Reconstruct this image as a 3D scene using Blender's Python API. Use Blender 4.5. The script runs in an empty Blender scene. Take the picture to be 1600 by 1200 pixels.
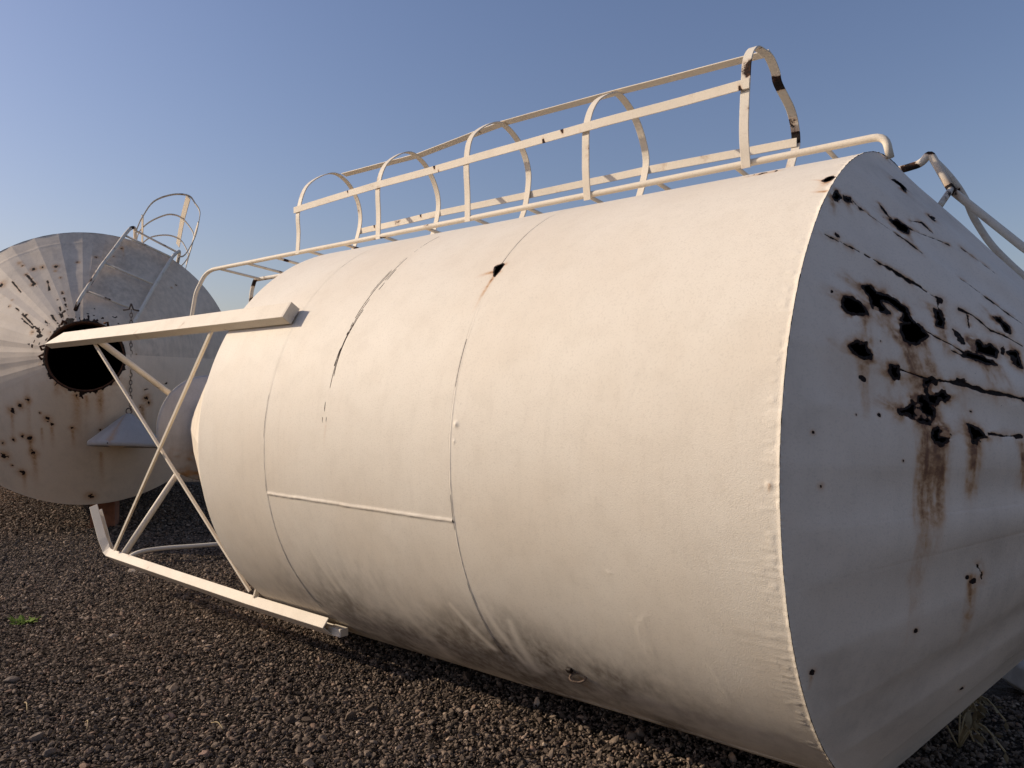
import bpy, math, random
import numpy as np
from mathutils import Vector, Matrix

sc = bpy.context.scene
# ------------------------------------------------------------ camera, light
cam = bpy.data.cameras.new('camera'); camo = bpy.data.objects.new('camera', cam)
sc.collection.objects.link(camo); sc.camera = camo
cam.sensor_width = 36.0; cam.lens = 36.0 * 1229.0 / 1600.0
cam.clip_start = 0.05; cam.clip_end = 3000
camo.location = (0, 0, 1.517); camo.rotation_euler = (math.pi / 2 + 0.016, 0, 0)
SUN_EL = math.radians(27.0)
SX, SY = -0.989, 0.148                        # towards the sun, seen from above
W = bpy.data.worlds.new('World'); sc.world = W; W.use_nodes = True
nt = W.node_tree; nt.nodes.clear()
sky = nt.nodes.new('ShaderNodeTexSky'); sky.sky_type = 'NISHITA'; sky.sun_disc = False
sky.sun_elevation = SUN_EL; sky.sun_rotation = math.atan2(SX, SY) % (2 * math.pi)
sky.air_density = 1.4; sky.dust_density = 1.3; sky.ozone_density = 3.0; sky.altitude = 0
bg = nt.nodes.new('ShaderNodeBackground'); bg.inputs['Strength'].default_value = 0.101
wo = nt.nodes.new('ShaderNodeOutputWorld')
tint = nt.nodes.new('ShaderNodeMix'); tint.data_type = 'RGBA'; tint.blend_type = 'MULTIPLY'; tint.inputs[0].default_value = 1
tint.inputs[7].default_value = (1.045, .935, 1.065, 1)      # the camera's warm daylight balance
nt.links.new(sky.outputs[0], tint.inputs[6]); nt.links.new(tint.outputs[2], bg.inputs[0]); nt.links.new(bg.outputs[0], wo.inputs[0])
sun = bpy.data.lights.new('sun', 'SUN'); suno = bpy.data.objects.new('sun', sun)
sc.collection.objects.link(suno)
sun.energy = 4.1; sun.angle = math.radians(0.53); sun.color = (1.0, 0.86, 0.68)
sd = Vector((SX * math.cos(SUN_EL), SY * math.cos(SUN_EL), math.sin(SUN_EL)))
suno.rotation_euler = sd.to_track_quat('Z', 'Y').to_euler(); suno.location = sd * 30
vs = sc.view_settings; vs.view_transform = 'Standard'; vs.look = 'None'
vs.exposure = 0.0; vs.gamma = 1.0; vs.use_curve_mapping = False
sc.render.engine = 'CYCLES'; sc.cycles.max_bounces = 6

rng = np.random.default_rng(7); random.seed(7)
D2R = math.pi / 180
# surface marks, in each cone's own (radius, angle) coordinates
HOLES1= [[(1.132, 30.59), (1.104, 31.23), (1.087, 30.97), (1.074, 29.97), (1.069, 29.49), (1.097, 28.23), (1.113, 28.1), (1.128, 29.02)], [(1.086, 34.75), (1.067, 35.75), (1.047, 35.11), (1.017, 35.67), (0.98, 35.57), (0.962, 35.03), (0.954, 33.43), (0.94, 32.09), (0.963, 31.17), (0.976, 31.38), (0.97, 32.72), (0.972, 33.42), (1.014, 34.29), (1.032, 33.56), (1.023, 32.46), (1.008, 31.81), (1.033, 31.03), (1.055, 31.28), (1.064, 32.99), (1.08, 34.11)], [(0.975, 30.36), (0.946, 32.02), (0.925, 32.49), (0.912, 31.28), (0.9, 30.6), (0.907, 29.57), (0.926, 27.96), (0.947, 27.1), (0.962, 27.29), (0.97, 28.77)], [(1.099, 22.63), (1.078, 23.75), (1.059, 24.02), (1.056, 23.08), (1.039, 22.27), (1.041, 21.64), (1.061, 21.34), (1.087, 21.77)], [(0.99, 21.47), (0.968, 21.84), (0.964, 20.66), (0.959, 19.83), (0.971, 19.42), (0.986, 20.16)], [(0.93, 16.81), (0.897, 17.43), (0.879, 16.63), (0.863, 15.25), (0.863, 13.92), (0.877, 12.23), (0.902, 12.22), (0.919, 12.46), (0.931, 13.21), (0.956, 12.72), (0.959, 13.72), (0.932, 14.43), (0.92, 15.55)], [(0.898, 20.59), (0.879, 21.75), (0.867, 21.38), (0.882, 20.29), (0.879, 19.0), (0.859, 18.4), (0.847, 19.75), (0.837, 19.82), (0.834, 19.17), (0.825, 18.83), (0.837, 17.83), (0.851, 18.25), (0.858, 16.37), (0.875, 16.71), (0.893, 18.67)], [(0.871, 9.64), (0.865, 11.08), (0.85, 11.66), (0.832, 11.33), (0.826, 10.03), (0.835, 8.75), (0.849, 8.19), (0.864, 8.48)], [(0.775, 13.61), (0.757, 13.35), (0.74, 12.29), (0.728, 11.1), (0.748, 10.64), (0.753, 9.44), (0.767, 9.46), (0.768, 11.49)], [(0.888, 38.3), (0.873, 38.89), (0.868, 37.57), (0.861, 37.03), (0.86, 34.87), (0.877, 34.46), (0.877, 36.17), (0.883, 36.77)], [(0.793, 34.63), (0.759, 36.3), (0.744, 35.41), (0.727, 36.91), (0.708, 35.99), (0.71, 33.74), (0.745, 32.85), (0.777, 32.67)], [(0.793, 30.57), (0.766, 31.57), (0.722, 31.87), (0.712, 31.13), (0.739, 30.33), (0.783, 29.93)], [(0.733, 45.73), (0.715, 47.01), (0.69, 45.65), (0.686, 44.02), (0.697, 43.7), (0.718, 45.15)], [(0.681, 37.11), (0.655, 38.96), (0.633, 34.55), (0.656, 34.84), (0.653, 37.29)], [(1.231, 51.7), (1.216, 50.71), (1.221, 49.52), (1.236, 49.31)], [(1.207, 51.6), (1.192, 52.41), (1.186, 51.6), (1.198, 51.03)], [(1.071, 55.33), (1.053, 56.92), (1.02, 56.97), (1.016, 54.99), (1.036, 53.93), (1.064, 54.29)], [(1.136, 71.05), (1.126, 73.63), (1.093, 72.37), (1.09, 70.13), (1.118, 71.24)], [(0.994, 67.66), (0.984, 69.0), (0.974, 67.19)]]
CRACKS1= [[(1.216, 40.72), (1.178, 41.07), (1.125, 41.47), (1.004, 41.7), (0.935, 41.89)], [(1.182, 52.33), (1.159, 51.89), (1.101, 51.81), (1.022, 51.87), (0.963, 51.47)], [(1.119, 57.88), (1.077, 56.09), (1.053, 56.77)], [(1.021, 57.37), (0.99, 58.37), (0.943, 60.64), (0.906, 62.27)], [(1.024, 60.21), (0.997, 62.29), (0.957, 61.76)], [(0.872, 65.26), (0.81, 65.79), (0.756, 66.55)], [(1.028, 41.65), (0.985, 41.42), (0.939, 41.62), (0.891, 41.39), (0.876, 38.47)], [(0.841, 52.32), (0.817, 52.67), (0.747, 52.06), (0.697, 51.42), (0.652, 51.41)], [(0.91, 31.76), (0.874, 31.26), (0.838, 31.18), (0.783, 30.13), (0.721, 31.2)], [(0.961, 21.37), (0.887, 21.2), (0.803, 22.62), (0.737, 22.66), (0.631, 24.21)], [(0.719, 12.24), (0.676, 12.35), (0.628, 13.26)], [(0.828, 41.67), (0.79, 42.42), (0.737, 41.23), (0.686, 42.11), (0.643, 42.11)], [(0.803, 41.52), (0.789, 38.28)], [(0.836, 29.61), (0.804, 29.45), (0.752, 31.1)], [(0.753, -20.27), (0.744, -22.68), (0.748, -24.15)]]
STREAKS1= [(0.892, 11.92, 0.895, -5.92, 0.0364, 1), (0.894, -5.3, 0.915, -17.93, 0.0336, 0.5), (0.915, -17.93, 0.961, -31.01, 0.0392, 0.3), (0.848, 8.52, 0.854, -5.64, 0.0364, 0.9), (0.854, -5.64, 0.87, -13.47, 0.0336, 0.3), (0.759, 9.44, 0.762, -1.36, 0.028, 0.9), (0.762, -0.62, 0.77, -6.48, 0.0252, 0.3), (0.961, 26.98, 0.913, 19.56, 0.028, 0.8), (0.939, 27.29, 0.895, 19.98, 0.0224, 0.6), (0.909, 28.76, 0.867, 20.68, 0.0224, 0.6), (1.072, 29.0, 1.051, 23.2, 0.0252, 0.5), (1.058, 21.28, 1.043, 12.61, 0.0308, 0.5), (0.861, 34.8, 0.848, 28.72, 0.0252, 0.6), (0.979, 19.15, 0.957, 13.75, 0.0336, 0.35), (0.737, 29.03, 0.704, 22.23, 0.028, 0.5), (0.702, 30.64, 0.664, 25.58, 0.0252, 0.4), (0.802, 22.46, 0.781, 16.87, 0.0252, 0.3), (0.628, 10.71, 0.626, -1.08, 0.0224, 0.8), (0.857, 15.37, 0.838, 11.59, 0.0224, 0.5), (1.076, 30.56, 1.18, 30.64, 0.0252, 0.5), (1.086, 34.53, 1.144, 34.97, 0.0252, 0.7), (1.057, 31.48, 1.089, 32.48, 0.0224, 0.4), (1.099, 21.73, 1.149, 22.07, 0.0224, 0.4), (0.985, 20.5, 1.031, 20.69, 0.028, 0.45), (0.957, 13.75, 1.007, 14.76, 0.0252, 0.6), (0.903, 19.79, 0.937, 20.06, 0.0224, 0.4), (0.77, 11.68, 0.804, 12.35, 0.0224, 0.6), (0.887, 38.82, 0.931, 38.19, 0.0224, 0.35), (0.983, 27.64, 1.03, 29.45, 0.0252, 0.6), (0.737, 45.28, 0.768, 46.69, 0.0196, 0.5), (1.08, 55.81, 1.136, 55.27, 0.0224, 0.4), (1.014, 54.48, 0.985, 51.88, 0.0196, 0.4), (0.773, -23.0, 0.8, -31.84, 0.0224, 0.7), (0.8, -31.84, 0.833, -40.3, 0.0252, 0.3), (1.215, -28.59, 1.231, -30.91, 0.0112, 0.4), (1.232, 48.9, 1.216, 46.55, 0.0196, 0.5), (1.193, 51.08, 1.175, 49.24, 0.014, 0.4), (1.185, 42.37, 1.172, 39.9, 0.014, 0.4), (0.891, 24.25, 0.871, 21.97, 0.0252, 0.5), (1.027, 36.0, 1.008, 27.51, 0.0392, 0.35), (0.674, 39.94, 0.651, 34.57, 0.0252, 0.4)]
SPOTS1= [(0.772, -23.73, 0.0196), (0.782, -22.32, 0.0112), (1.215, -28.47, 0.014), (0.94, -29.38, 0.0112), (0.867, -56.64, 0.014), (1.148, 0.09, 0.0112), (1.171, 7.87, 0.0084), (1.022, 25.3, 0.0056), (1.067, 11.49, 0.0056), (1.055, 17.7, 0.0168), (0.766, 16.9, 0.0084), (1.008, 12.15, 0.0084), (0.944, 4.45, 0.0056), (1.187, 41.93, 0.014), (1.091, 54.46, 0.0084), (1.157, 51.67, 0.014), (0.867, 20.68, 0.0084), (1.163, 30.81, 0.0084), (0.803, 23.21, 0.0252), (0.744, 9.92, 0.0084), (0.823, 34.93, 0.0252), (0.809, 33.83, 0.0224), (0.694, 37.39, 0.0224), (0.662, 36.13, 0.0224), (0.882, 41.37, 0.0224), (0.753, 34.9, 0.0168)]
SPOTS2= [(1.378, 122.2, 0.041), (1.328, 121.7, 0.034), (1.229, 118.2, 0.054), (1.199, 122.9, 0.034), (1.112, 121.9, 0.027), (1.037, 123.2, 0.041), (1.215, 114.1, 0.048), (1.175, 107.5, 0.048), (1.115, 108.5, 0.027), (1.275, 87.8, 0.034), (1.201, 96.4, 0.034), (1.005, 107.0, 0.027), (1.261, 135.1, 0.068), (0.806, 108.8, 0.027), (0.787, 108.7, 0.027), (1.018, 138.2, 0.02), (0.984, 142.4, 0.027), (1.033, 122.0, 0.041), (0.768, 141.3, 0.034), (0.591, 152.8, 0.041), (0.923, -142.6, 0.068), (0.823, -141.8, 0.068), (0.724, -140.8, 0.054), (0.763, -119.8, 0.068), (0.793, -115.2, 0.041), (1.138, -129.9, 0.041), (1.05, -127.4, 0.048), (1.031, -123.0, 0.061), (0.778, -100.6, 0.041), (1.237, -133.0, 0.041), (1.338, -128.5, 0.082), (1.158, -117.4, 0.061), (1.137, -119.3, 0.027), (1.389, -123.6, 0.034), (1.409, -118.4, 0.068), (1.548, -89.4, 0.082), (0.739, -35.6, 0.061), (0.795, -37.8, 0.048), (0.769, -43.9, 0.041), (1.033, 20.5, 0.041), (1.337, 79.8, 0.02), (1.486, 77.7, 0.027), (1.304, 47.7, 0.02), (1.373, 47.4, 0.02), (0.5, 5.2, 0.014), (0.988, -71.4, 0.02), (0.802, -80.3, 0.027), (0.746, -126.7, 0.027)]
STREAKS2= [(0.439, -100.4, 0.953, -95.2, 0.056), (0.467, -72.1, 0.791, -79.2, 0.048), (0.433, -88.2, 0.636, -88.2, 0.024), (0.838, -113.9, 1.034, -109.1, 0.028), (1.201, -116.2, 1.507, -110.9, 0.032), (1.414, -117.4, 1.63, -113.6, 0.028), (0.794, -45.0, 0.939, -52.2, 0.036), (0.955, -139.8, 1.155, -129.3, 0.024), (1.062, -122.1, 1.248, -116.9, 0.028), (0.818, -99.7, 0.992, -97.7, 0.02), (1.52, 77.5, 1.294, 74.3, 0.02), (1.058, -82.6, 1.446, -84.4, 0.032), (0.882, -120.0, 1.069, -114.3, 0.02)]
CRACKS2= [(1.206, 130.4, 0.883, 132.2), (1.101, 138.9, 0.505, 149.4), (0.595, 125.7, 0.36, 130.0), (0.633, 134.9, 0.51, 136.5), (0.563, 118.1, 0.404, 119.4), (1.009, 114.7, 0.88, 116.4), (1.199, 122.9, 0.999, 121.8), (0.776, 145.8, 0.51, 149.8), (0.785, 108.2, 0.449, 112.4), (0.728, 114.6, 0.486, 117.3), (0.675, -30.8, 0.858, -17.4)]
# ------------------------------------------------------------ numpy helpers
def _h(ix, iy, iz, seed):
    n = (ix.astype(np.int64) * 374761393 + iy.astype(np.int64) * 668265263 + iz.astype(np.int64) * 2147483647 + seed * 974634777) & 0xffffffff
    n = ((n ^ (n >> 13)) * 1274126177) & 0xffffffff
    n = (n ^ (n >> 16)) & 0xffffffff
    return n / 4294967295.0
def vnoise(x, y, z=0.0, seed=0):
    x, y, z = np.broadcast_arrays(np.asarray(x, float), np.asarray(y, float), np.asarray(z, float))
    xi, yi, zi = np.floor(x), np.floor(y), np.floor(z)
    fx, fy, fz = x - xi, y - yi, z - zi
    fx, fy, fz = [t * t * (3 - 2 * t) for t in (fx, fy, fz)]
    r = 0
    for a in (0, 1):
        for b in (0, 1):
            for c in (0, 1):
                w = (fx if a else 1 - fx) * (fy if b else 1 - fy) * (fz if c else 1 - fz)
                r = r + w * _h(xi + a, yi + b, zi + c, seed)
    return r
def fbm(x, y, z=0.0, seed=0, oct=3):
    r, amp, tot = 0, 1.0, 0
    for i in range(oct):
        k = 2.03 ** i
        r = r + amp * vnoise(np.asarray(x) * k, np.asarray(y) * k, np.asarray(z) * k, seed + i); tot += amp; amp *= .5
    return r / tot
def sstep(a, b, x):
    t = np.clip((x - a) / (b - a), 0, 1); return t * t * (3 - 2 * t)

# ------------------------------------------------------------ object helpers
COL = sc.collection
def tag(o, label=None, cat=None, group=None, kind=None):
    for k, v in (('label', label), ('category', cat), ('group', group), ('kind', kind)):
        if v: o[k] = v
    return o
ORIG = {}
def empty(name, loc, label, cat, group=None):
    o = bpy.data.objects.new(name, None); COL.objects.link(o); o.location = loc; o.empty_display_size = .2
    ORIG[o.name] = np.array(loc, float)
    return tag(o, label, cat, group)
def origin(parent):
    return ORIG.get(parent.name, np.zeros(3)) if parent is not None else np.zeros(3)
def mesh_obj(name, V, faces, mat, parent=None, wear=None, smooth=True, at=None):
    """V in world coordinates (n,3); faces: (m,4) array or list of tuples"""
    o0 = origin(parent) if at is None else np.array(at, float)
    V = np.asarray(V, float) - o0
    me = bpy.data.meshes.new(name)
    if isinstance(faces, np.ndarray):
        me.vertices.add(len(V)); me.vertices.foreach_set('co', V.ravel())
        k = faces.shape[1]; m = len(faces)
        me.loops.add(m * k); me.loops.foreach_set('vertex_index', faces.astype(np.int32).ravel())
        me.polygons.add(m); me.polygons.foreach_set('loop_start', np.arange(0, m * k, k, dtype=np.int32))
        me.polygons.foreach_set('loop_total', np.full(m, k, dtype=np.int32))
        me.update(calc_edges=True)
    else:
        me.from_pydata([tuple(v) for v in V], [], faces); me.update()
    me.validate()
    if smooth: me.polygons.foreach_set('use_smooth', [True] * len(me.polygons))
    if wear is not None:
        a = me.attributes.new('wear', 'FLOAT_COLOR', 'POINT')
        a.data.foreach_set('color', np.ascontiguousarray(wear, dtype=np.float32).ravel())
    if isinstance(mat, (list, tuple)):
        for m_ in mat: me.materials.append(m_)
    else: me.materials.append(mat)
    o = bpy.data.objects.new(name, me); COL.objects.link(o)
    if parent is not None:
        o.parent = parent
        if o0 is not None and parent.name in ORIG: pass
    ORIG[o.name] = o0
    if parent is None: o.location = o0
    return o
def sub_to(parent_part, o):                       # make o a sub-part (same local space)
    o.parent = parent_part
    return o

def frame_of(t, hint):
    t = t / np.linalg.norm(t); b = np.cross(t, hint); b /= np.linalg.norm(b); n = np.cross(b, t); return n, b
def smooth_path(P, it=2, keep=True):
    P = np.asarray(P, float)
    for _ in range(it):
        Q = [P[0]]
        for a, b in zip(P[:-1], P[1:]): Q += [a * .75 + b * .25, a * .25 + b * .75]
        Q.append(P[-1]); P = np.array(Q)
    return P
def catmull(P, n=6):
    P = np.asarray(P, float); Q = np.vstack([2 * P[0] - P[1], P, 2 * P[-1] - P[-2]]); out = []
    for i in range(1, len(Q) - 2):
        for k in range(n):
            t = k / n
            out.append(.5 * ((2 * Q[i]) + (-Q[i - 1] + Q[i + 1]) * t + (2 * Q[i - 1] - 5 * Q[i] + 4 * Q[i + 1] - Q[i + 2]) * t * t + (-Q[i - 1] + 3 * Q[i] - 3 * Q[i + 1] + Q[i + 2]) * t ** 3))
    out.append(Q[-2]); return np.array(out)
def sweep(P, prof, hint, closed_caps=True):
    """sweep a 2-D profile (k,2) along P; profile axes = (n, b) built from hint vector(s)"""
    P = np.asarray(P, float); n = len(P); k = len(prof); V = []; prev = None
    for i in range(n):
        t = P[min(i + 1, n - 1)] - P[max(i - 1, 0)]; t = t / np.linalg.norm(t)
        h = hint if prev is None and np.ndim(hint) == 1 else (hint[i] if np.ndim(hint) == 2 else prev)
        nn = h - t * (h @ t); nn /= np.linalg.norm(nn); b = np.cross(t, nn); prev = nn
        # mitre scale
        s = 1.0
        for u, v in prof: V.append(P[i] + nn * u * s + b * v * s)
    F = []
    for i in range(n - 1):
        for j in range(k):
            a, b2 = i * k + j, i * k + (j + 1) % k
            F.append((a, b2, b2 + k, a + k))
    if closed_caps:
        F.append(tuple(range(k - 1, -1, -1))); F.append(tuple((n - 1) * k + j for j in range(k)))
    return np.array(V), F
def tube_geo(P, r, seg=12):
    P = np.asarray(P, float)
    t = P[1] - P[0]; h = np.array([0, 0, 1.0]) if abs(t[2]) < .8 * np.linalg.norm(t) else np.array([1.0, 0, 0])
    prof = [(r * math.cos(2 * math.pi * j / seg), r * math.sin(2 * math.pi * j / seg)) for j in range(seg)]
    return sweep(P, prof, h)
def densify(P, step=.08):
    P = np.asarray(P, float); out = [P[0]]
    for a, b in zip(P[:-1], P[1:]):
        m = max(1, int(np.linalg.norm(b - a) / step))
        for k in range(1, m + 1): out.append(a + (b - a) * k / m)
    return np.array(out)
def wobble(P, amp, seed):
    P = np.array(P, float)
    for c in range(3):
        P[:, c] += amp * (fbm(P[:, 0] * 1.7, P[:, 1] * 1.7, P[:, 2] * 1.7, seed + c * 11, 2) - .5)
    return P
def tube(name, P, r, mat, parent=None, seg=12, wear=None, **kw):
    V, F = tube_geo(P, r, seg)
    w = None
    if wear is not None: w = wear(V)
    return mesh_obj(name, V, F, mat, parent, wear=w, **kw)
def flat_bar(name, P, hint, w, t, mat, parent=None, wear=None, **kw):
    """bar of width w (across) and thickness t (along hint); slight bevel"""
    e = t * .22
    prof = [(-t/2 + e, -w/2), (t/2 - e, -w/2), (t/2, -w/2 + e), (t/2, w/2 - e), (t/2 - e, w/2), (-t/2 + e, w/2), (-t/2, w/2 - e), (-t/2, -w/2 + e)]
    V, F = sweep(P, prof, hint)
    return mesh_obj(name, V, F, mat, parent, wear=(wear(V) if wear else None), smooth=False, **kw)
def join_geo(parts):
    V, F, o = [], [], 0
    for v, f in parts:
        V.append(np.asarray(v)); F += [tuple(i + o for i in q) for q in f]; o += len(v)
    return np.vstack(V), F
def box_geo(c, ax, ay, az):
    c, ax, ay, az = [np.array(t, float) for t in (c, ax, ay, az)]
    V = [c + a * ax + b * ay + d * az for a in (-1, 1) for b in (-1, 1) for d in (-1, 1)]
    F = [(0, 1, 3, 2), (4, 6, 7, 5), (0, 4, 5, 1), (2, 3, 7, 6), (0, 2, 6, 4), (1, 5, 7, 3)]
    return V, F
def bevel(o, w=.004, seg=2):
    m = o.modifiers.new('bevel', 'BEVEL'); m.width = w; m.segments = seg; m.limit_method = 'ANGLE'; return o

# ------------------------------------------------------------ materials
class NT:
    def __init__(s, name):
        s.m = bpy.data.materials.new(name); s.m.use_nodes = True; s.t = s.m.node_tree; s.t.nodes.clear()
        s.out = s.n('ShaderNodeOutputMaterial'); s.b = s.n('ShaderNodeBsdfPrincipled'); s.l(s.b.outputs[0], s.out.inputs[0])
        s.geo = s.n('ShaderNodeNewGeometry'); s.pos = s.geo.outputs['Position']
    def n(s, t): return s.t.nodes.new(t)
    def l(s, a, b): s.t.links.new(a, b)
    def put(s, sock, v):
        if hasattr(v, 'is_output') or isinstance(v, bpy.types.NodeSocket): s.l(v, sock)
        else: sock.default_value = v
    def noise(s, scale, detail=3, rough=.55, vec=None, dist=0.0):
        n = s.n('ShaderNodeTexNoise'); n.inputs['Scale'].default_value = scale; n.inputs['Detail'].default_value = detail
        n.inputs['Roughness'].default_value = rough; n.inputs['Distortion'].default_value = dist
        s.l(vec if vec is not None else s.pos, n.inputs['Vector']); return n.outputs['Fac']
    def voro(s, scale, feature='F1', vec=None, out='Distance'):
        n = s.n('ShaderNodeTexVoronoi'); n.feature = feature; n.inputs['Scale'].default_value = scale
        s.l(vec if vec is not None else s.pos, n.inputs['Vector']); return n.outputs[out]
    def mapv(s, scale, vec=None, rot=(0, 0, 0)):
        n = s.n('ShaderNodeMapping'); n.inputs['Scale'].default_value = scale; n.inputs['Rotation'].default_value = rot
        s.l(vec if vec is not None else s.pos, n.inputs['Vector']); return n.outputs[0]
    def math(s, op, a, b=0.0, c=None):
        n = s.n('ShaderNodeMath'); n.operation = op; s.put(n.inputs[0], a); s.put(n.inputs[1], b)
        if c is not None: s.put(n.inputs[2], c)
        return n.outputs[0]
    def ramp(s, fac, lo, hi, a=0.0, b=1.0):
        n = s.n('ShaderNodeMapRange'); n.interpolation_type = 'SMOOTHSTEP'; s.put(n.inputs[0], fac)
        for i, v in enumerate((lo, hi, a, b)): n.inputs[i + 1].default_value = v
        return n.outputs[0]
    def mix(s, fac, a, b):
        n = s.n('ShaderNodeMix'); n.data_type = 'RGBA'; s.put(n.inputs[0], fac)
        for i, v in ((6, a), (7, b)):
            if isinstance(v, tuple): n.inputs[i].default_value = v if len(v) == 4 else (*v, 1)
            else: s.l(v, n.inputs[i])
        return n.outputs[2]
    def bump(s, h, strength, dist, prev=None):
        n = s.n('ShaderNodeBump'); n.inputs['Strength'].default_value = strength; n.inputs['Distance'].default_value = dist
        s.l(h, n.inputs['Height'])
        if prev is not None: s.l(prev, n.inputs['Normal'])
        return n.outputs[0]
    def fin(s, col, rough, normal=None, metal=0.0, spec=.4):
        s.put(s.b.inputs['Base Color'], col if not isinstance(col, tuple) else (*col, 1)); s.put(s.b.inputs['Roughness'], rough)
        s.put(s.b.inputs['Metallic'], metal); s.b.inputs['Specular IOR Level'].default_value = spec
        if normal is not None: s.l(normal, s.b.inputs['Normal'])
        return s.m

def paint(name, base, alt, rustiness=0.0, stipple=.5, rough=.62, fine=1.0, mottle=.5, shell=False):
    """old weathered paint over steel; vertex attribute 'wear' = (stain, bare metal, grime, chips)"""
    s = NT(name)
    at = s.n('ShaderNodeAttribute'); at.attribute_name = 'wear'
    sep = s.n('ShaderNodeSeparateColor'); s.l(at.outputs['Color'], sep.inputs[0])
    R, G, B = sep.outputs
    big = s.noise(1.3, 4, .6); med = s.noise(9, 4, .6); fin = s.noise(90, 3, .6)
    streak = s.noise(1.0, 4, .6, vec=s.mapv((26, 26, 2.2)))
    col = s.mix(s.math('MULTIPLY', s.ramp(big, .35, .7), mottle), base, alt)
    col = s.mix(s.math('MULTIPLY', s.ramp(med, .45, .75), .22), col, tuple(c * .86 for c in alt))
    col = s.mix(s.math('MULTIPLY', s.ramp(streak, .5, .8), .16), col, tuple(c * .8 for c in alt))
    # tiny dark specks
    sp = s.voro(34); spm = s.math('MULTIPLY', s.ramp(sp, .035, .06, 1, 0), s.ramp(s.noise(5, 2), .6, .66))
    col = s.mix(s.math('MULTIPLY', spm, .7), col, (.12, .085, .06))
    gr = s.noise(130, 2, .6); col = s.mix(s.math('MULTIPLY', s.ramp(gr, .50, .70), .26), col, tuple(c * .72 for c in alt))
    # grime
    gn = s.math('MULTIPLY', s.ramp(B, 0, 1), s.ramp(s.math('ADD', s.math('MULTIPLY', streak, .6), s.math('MULTIPLY', med, .5)), .32, .72, .35, 1.0))
    col = s.mix(gn, col, (.115, .085, .062))
    # rust stain: two tones
    rn = s.math('MULTIPLY', R, s.ramp(s.noise(40, 4, .65), .25, .75, .65, 1.15))
    col = s.mix(s.ramp(rn, 0.0, .75, 0, .93), col, s.mix(s.ramp(rn, .42, 1.0), (.54, .29, .125), (.165, .060, .022)))
    # bare corroded metal with ragged edge
    ge = s.math('ADD', G, s.math('MULTIPLY', s.math('SUBTRACT', s.noise(110, 4, .7), .5), .55))
    gm = s.ramp(ge, .48, .56)
    rus = s.mix(s.math('MULTIPLY', s.ramp(s.noise(60, 4, .7), .35, .7), s.ramp(G, .7, .98, 1, .12)), (.012, .009, .008), (.075, .028, .013))
    if rustiness > 0:
        pr = s.noise(6.5, 5, .62); pm = s.ramp(pr, .74 - rustiness, .78 - rustiness)
        halo = s.ramp(pr, .66 - rustiness, .77 - rustiness)
        col = s.mix(s.math('MULTIPLY', halo, .45), col, (.34, .17, .08)); gm = s.math('MAXIMUM', gm, pm)
    col = s.mix(gm, col, rus)
    if shell: col = s.mix(s.geo.outputs['Backfacing'], col, (.022, .014, .010))      # unpainted rusty inside, its colour darkened in place of shade
    h1 = s.bump(s.noise(260, 3, .6), .60 * stipple, .0026 * fine)
    h2 = s.bump(s.noise(34, 4, .6), .045 * stipple, .005 * fine, h1)
    h3 = s.bump(s.math('MULTIPLY', gm, s.ramp(s.noise(70, 3), .2, .8, .6, 1.3)), .9, -.004, h2)
    rg = s.math('ADD', s.math('MULTIPLY', gm, .28), s.math('ADD', s.math('MULTIPLY', med, .15), rough - .07))
    return s.fin(col, rg, h3, spec=.3)
M = {}
M['tank'] = paint('aged_white_tank_paint', (.80, .725, .61), (.74, .645, .52), 0, .8, shell=True, mottle=.75)
M['cone'] = paint('weathered_roof_paint', (.87, .73, .59), (.79, .66, .53), 0, .5, shell=True)
M['far'] = paint('far_tank_paint', (.87, .72, .56), (.77, .63, .48), 0, .5, shell=True)
M['steel'] = paint('white_painted_steel', (.78, .69, .56), (.68, .59, .47), .055, .35)
M['rail'] = paint('rusting_painted_rail', (.74, .67, .56), (.64, .56, .46), .125, .35)
M['hat'] = paint('grey_paint', (.62, .58, .55), (.54, .50, .47), 0, .3)
M['lid'] = paint('shade_grey_lid_paint', (.44, .41, .39), (.36, .335, .31), 0, .3, .8)  # greyer than the tank paint; the lid's shade is put into its colour
def plain(name, c1, c2, scale, rough=.85, bump=.5, bd=.005):
    s = NT(name); n = s.noise(scale, 5, .65); col = s.mix(s.ramp(n, .3, .7), c1, c2)
    return s.fin(col, rough, s.bump(s.noise(scale * 3, 4, .65), bump, bd), spec=.25)
M['rust'] = plain('rusted_steel', (.03, .016, .011), (.13, .05, .022), 40)
M['chain'] = plain('rusty_chain_steel', (.09, .06, .045), (.20, .14, .10), 60)
M['block'] = plain('red_brown_timber', (.32, .13, .07), (.20, .085, .05), 14)
M['dark'] = plain('dark_hole_shade', (.02, .014, .01), (.05, .03, .02), 8)
M['concrete'] = plain('pale_concrete', (.55, .53, .50), (.42, .40, .38), 12)
M['twig'] = plain('dry_straw', (.42, .33, .19), (.30, .22, .12), 30)
M['weed'] = plain('green_weed_leaf', (.10, .17, .02), (.18, .24, .04), 50)
M['deadleaf'] = plain('dead_leaf', (.16, .12, .07), (.25, .20, .12), 30)

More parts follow.
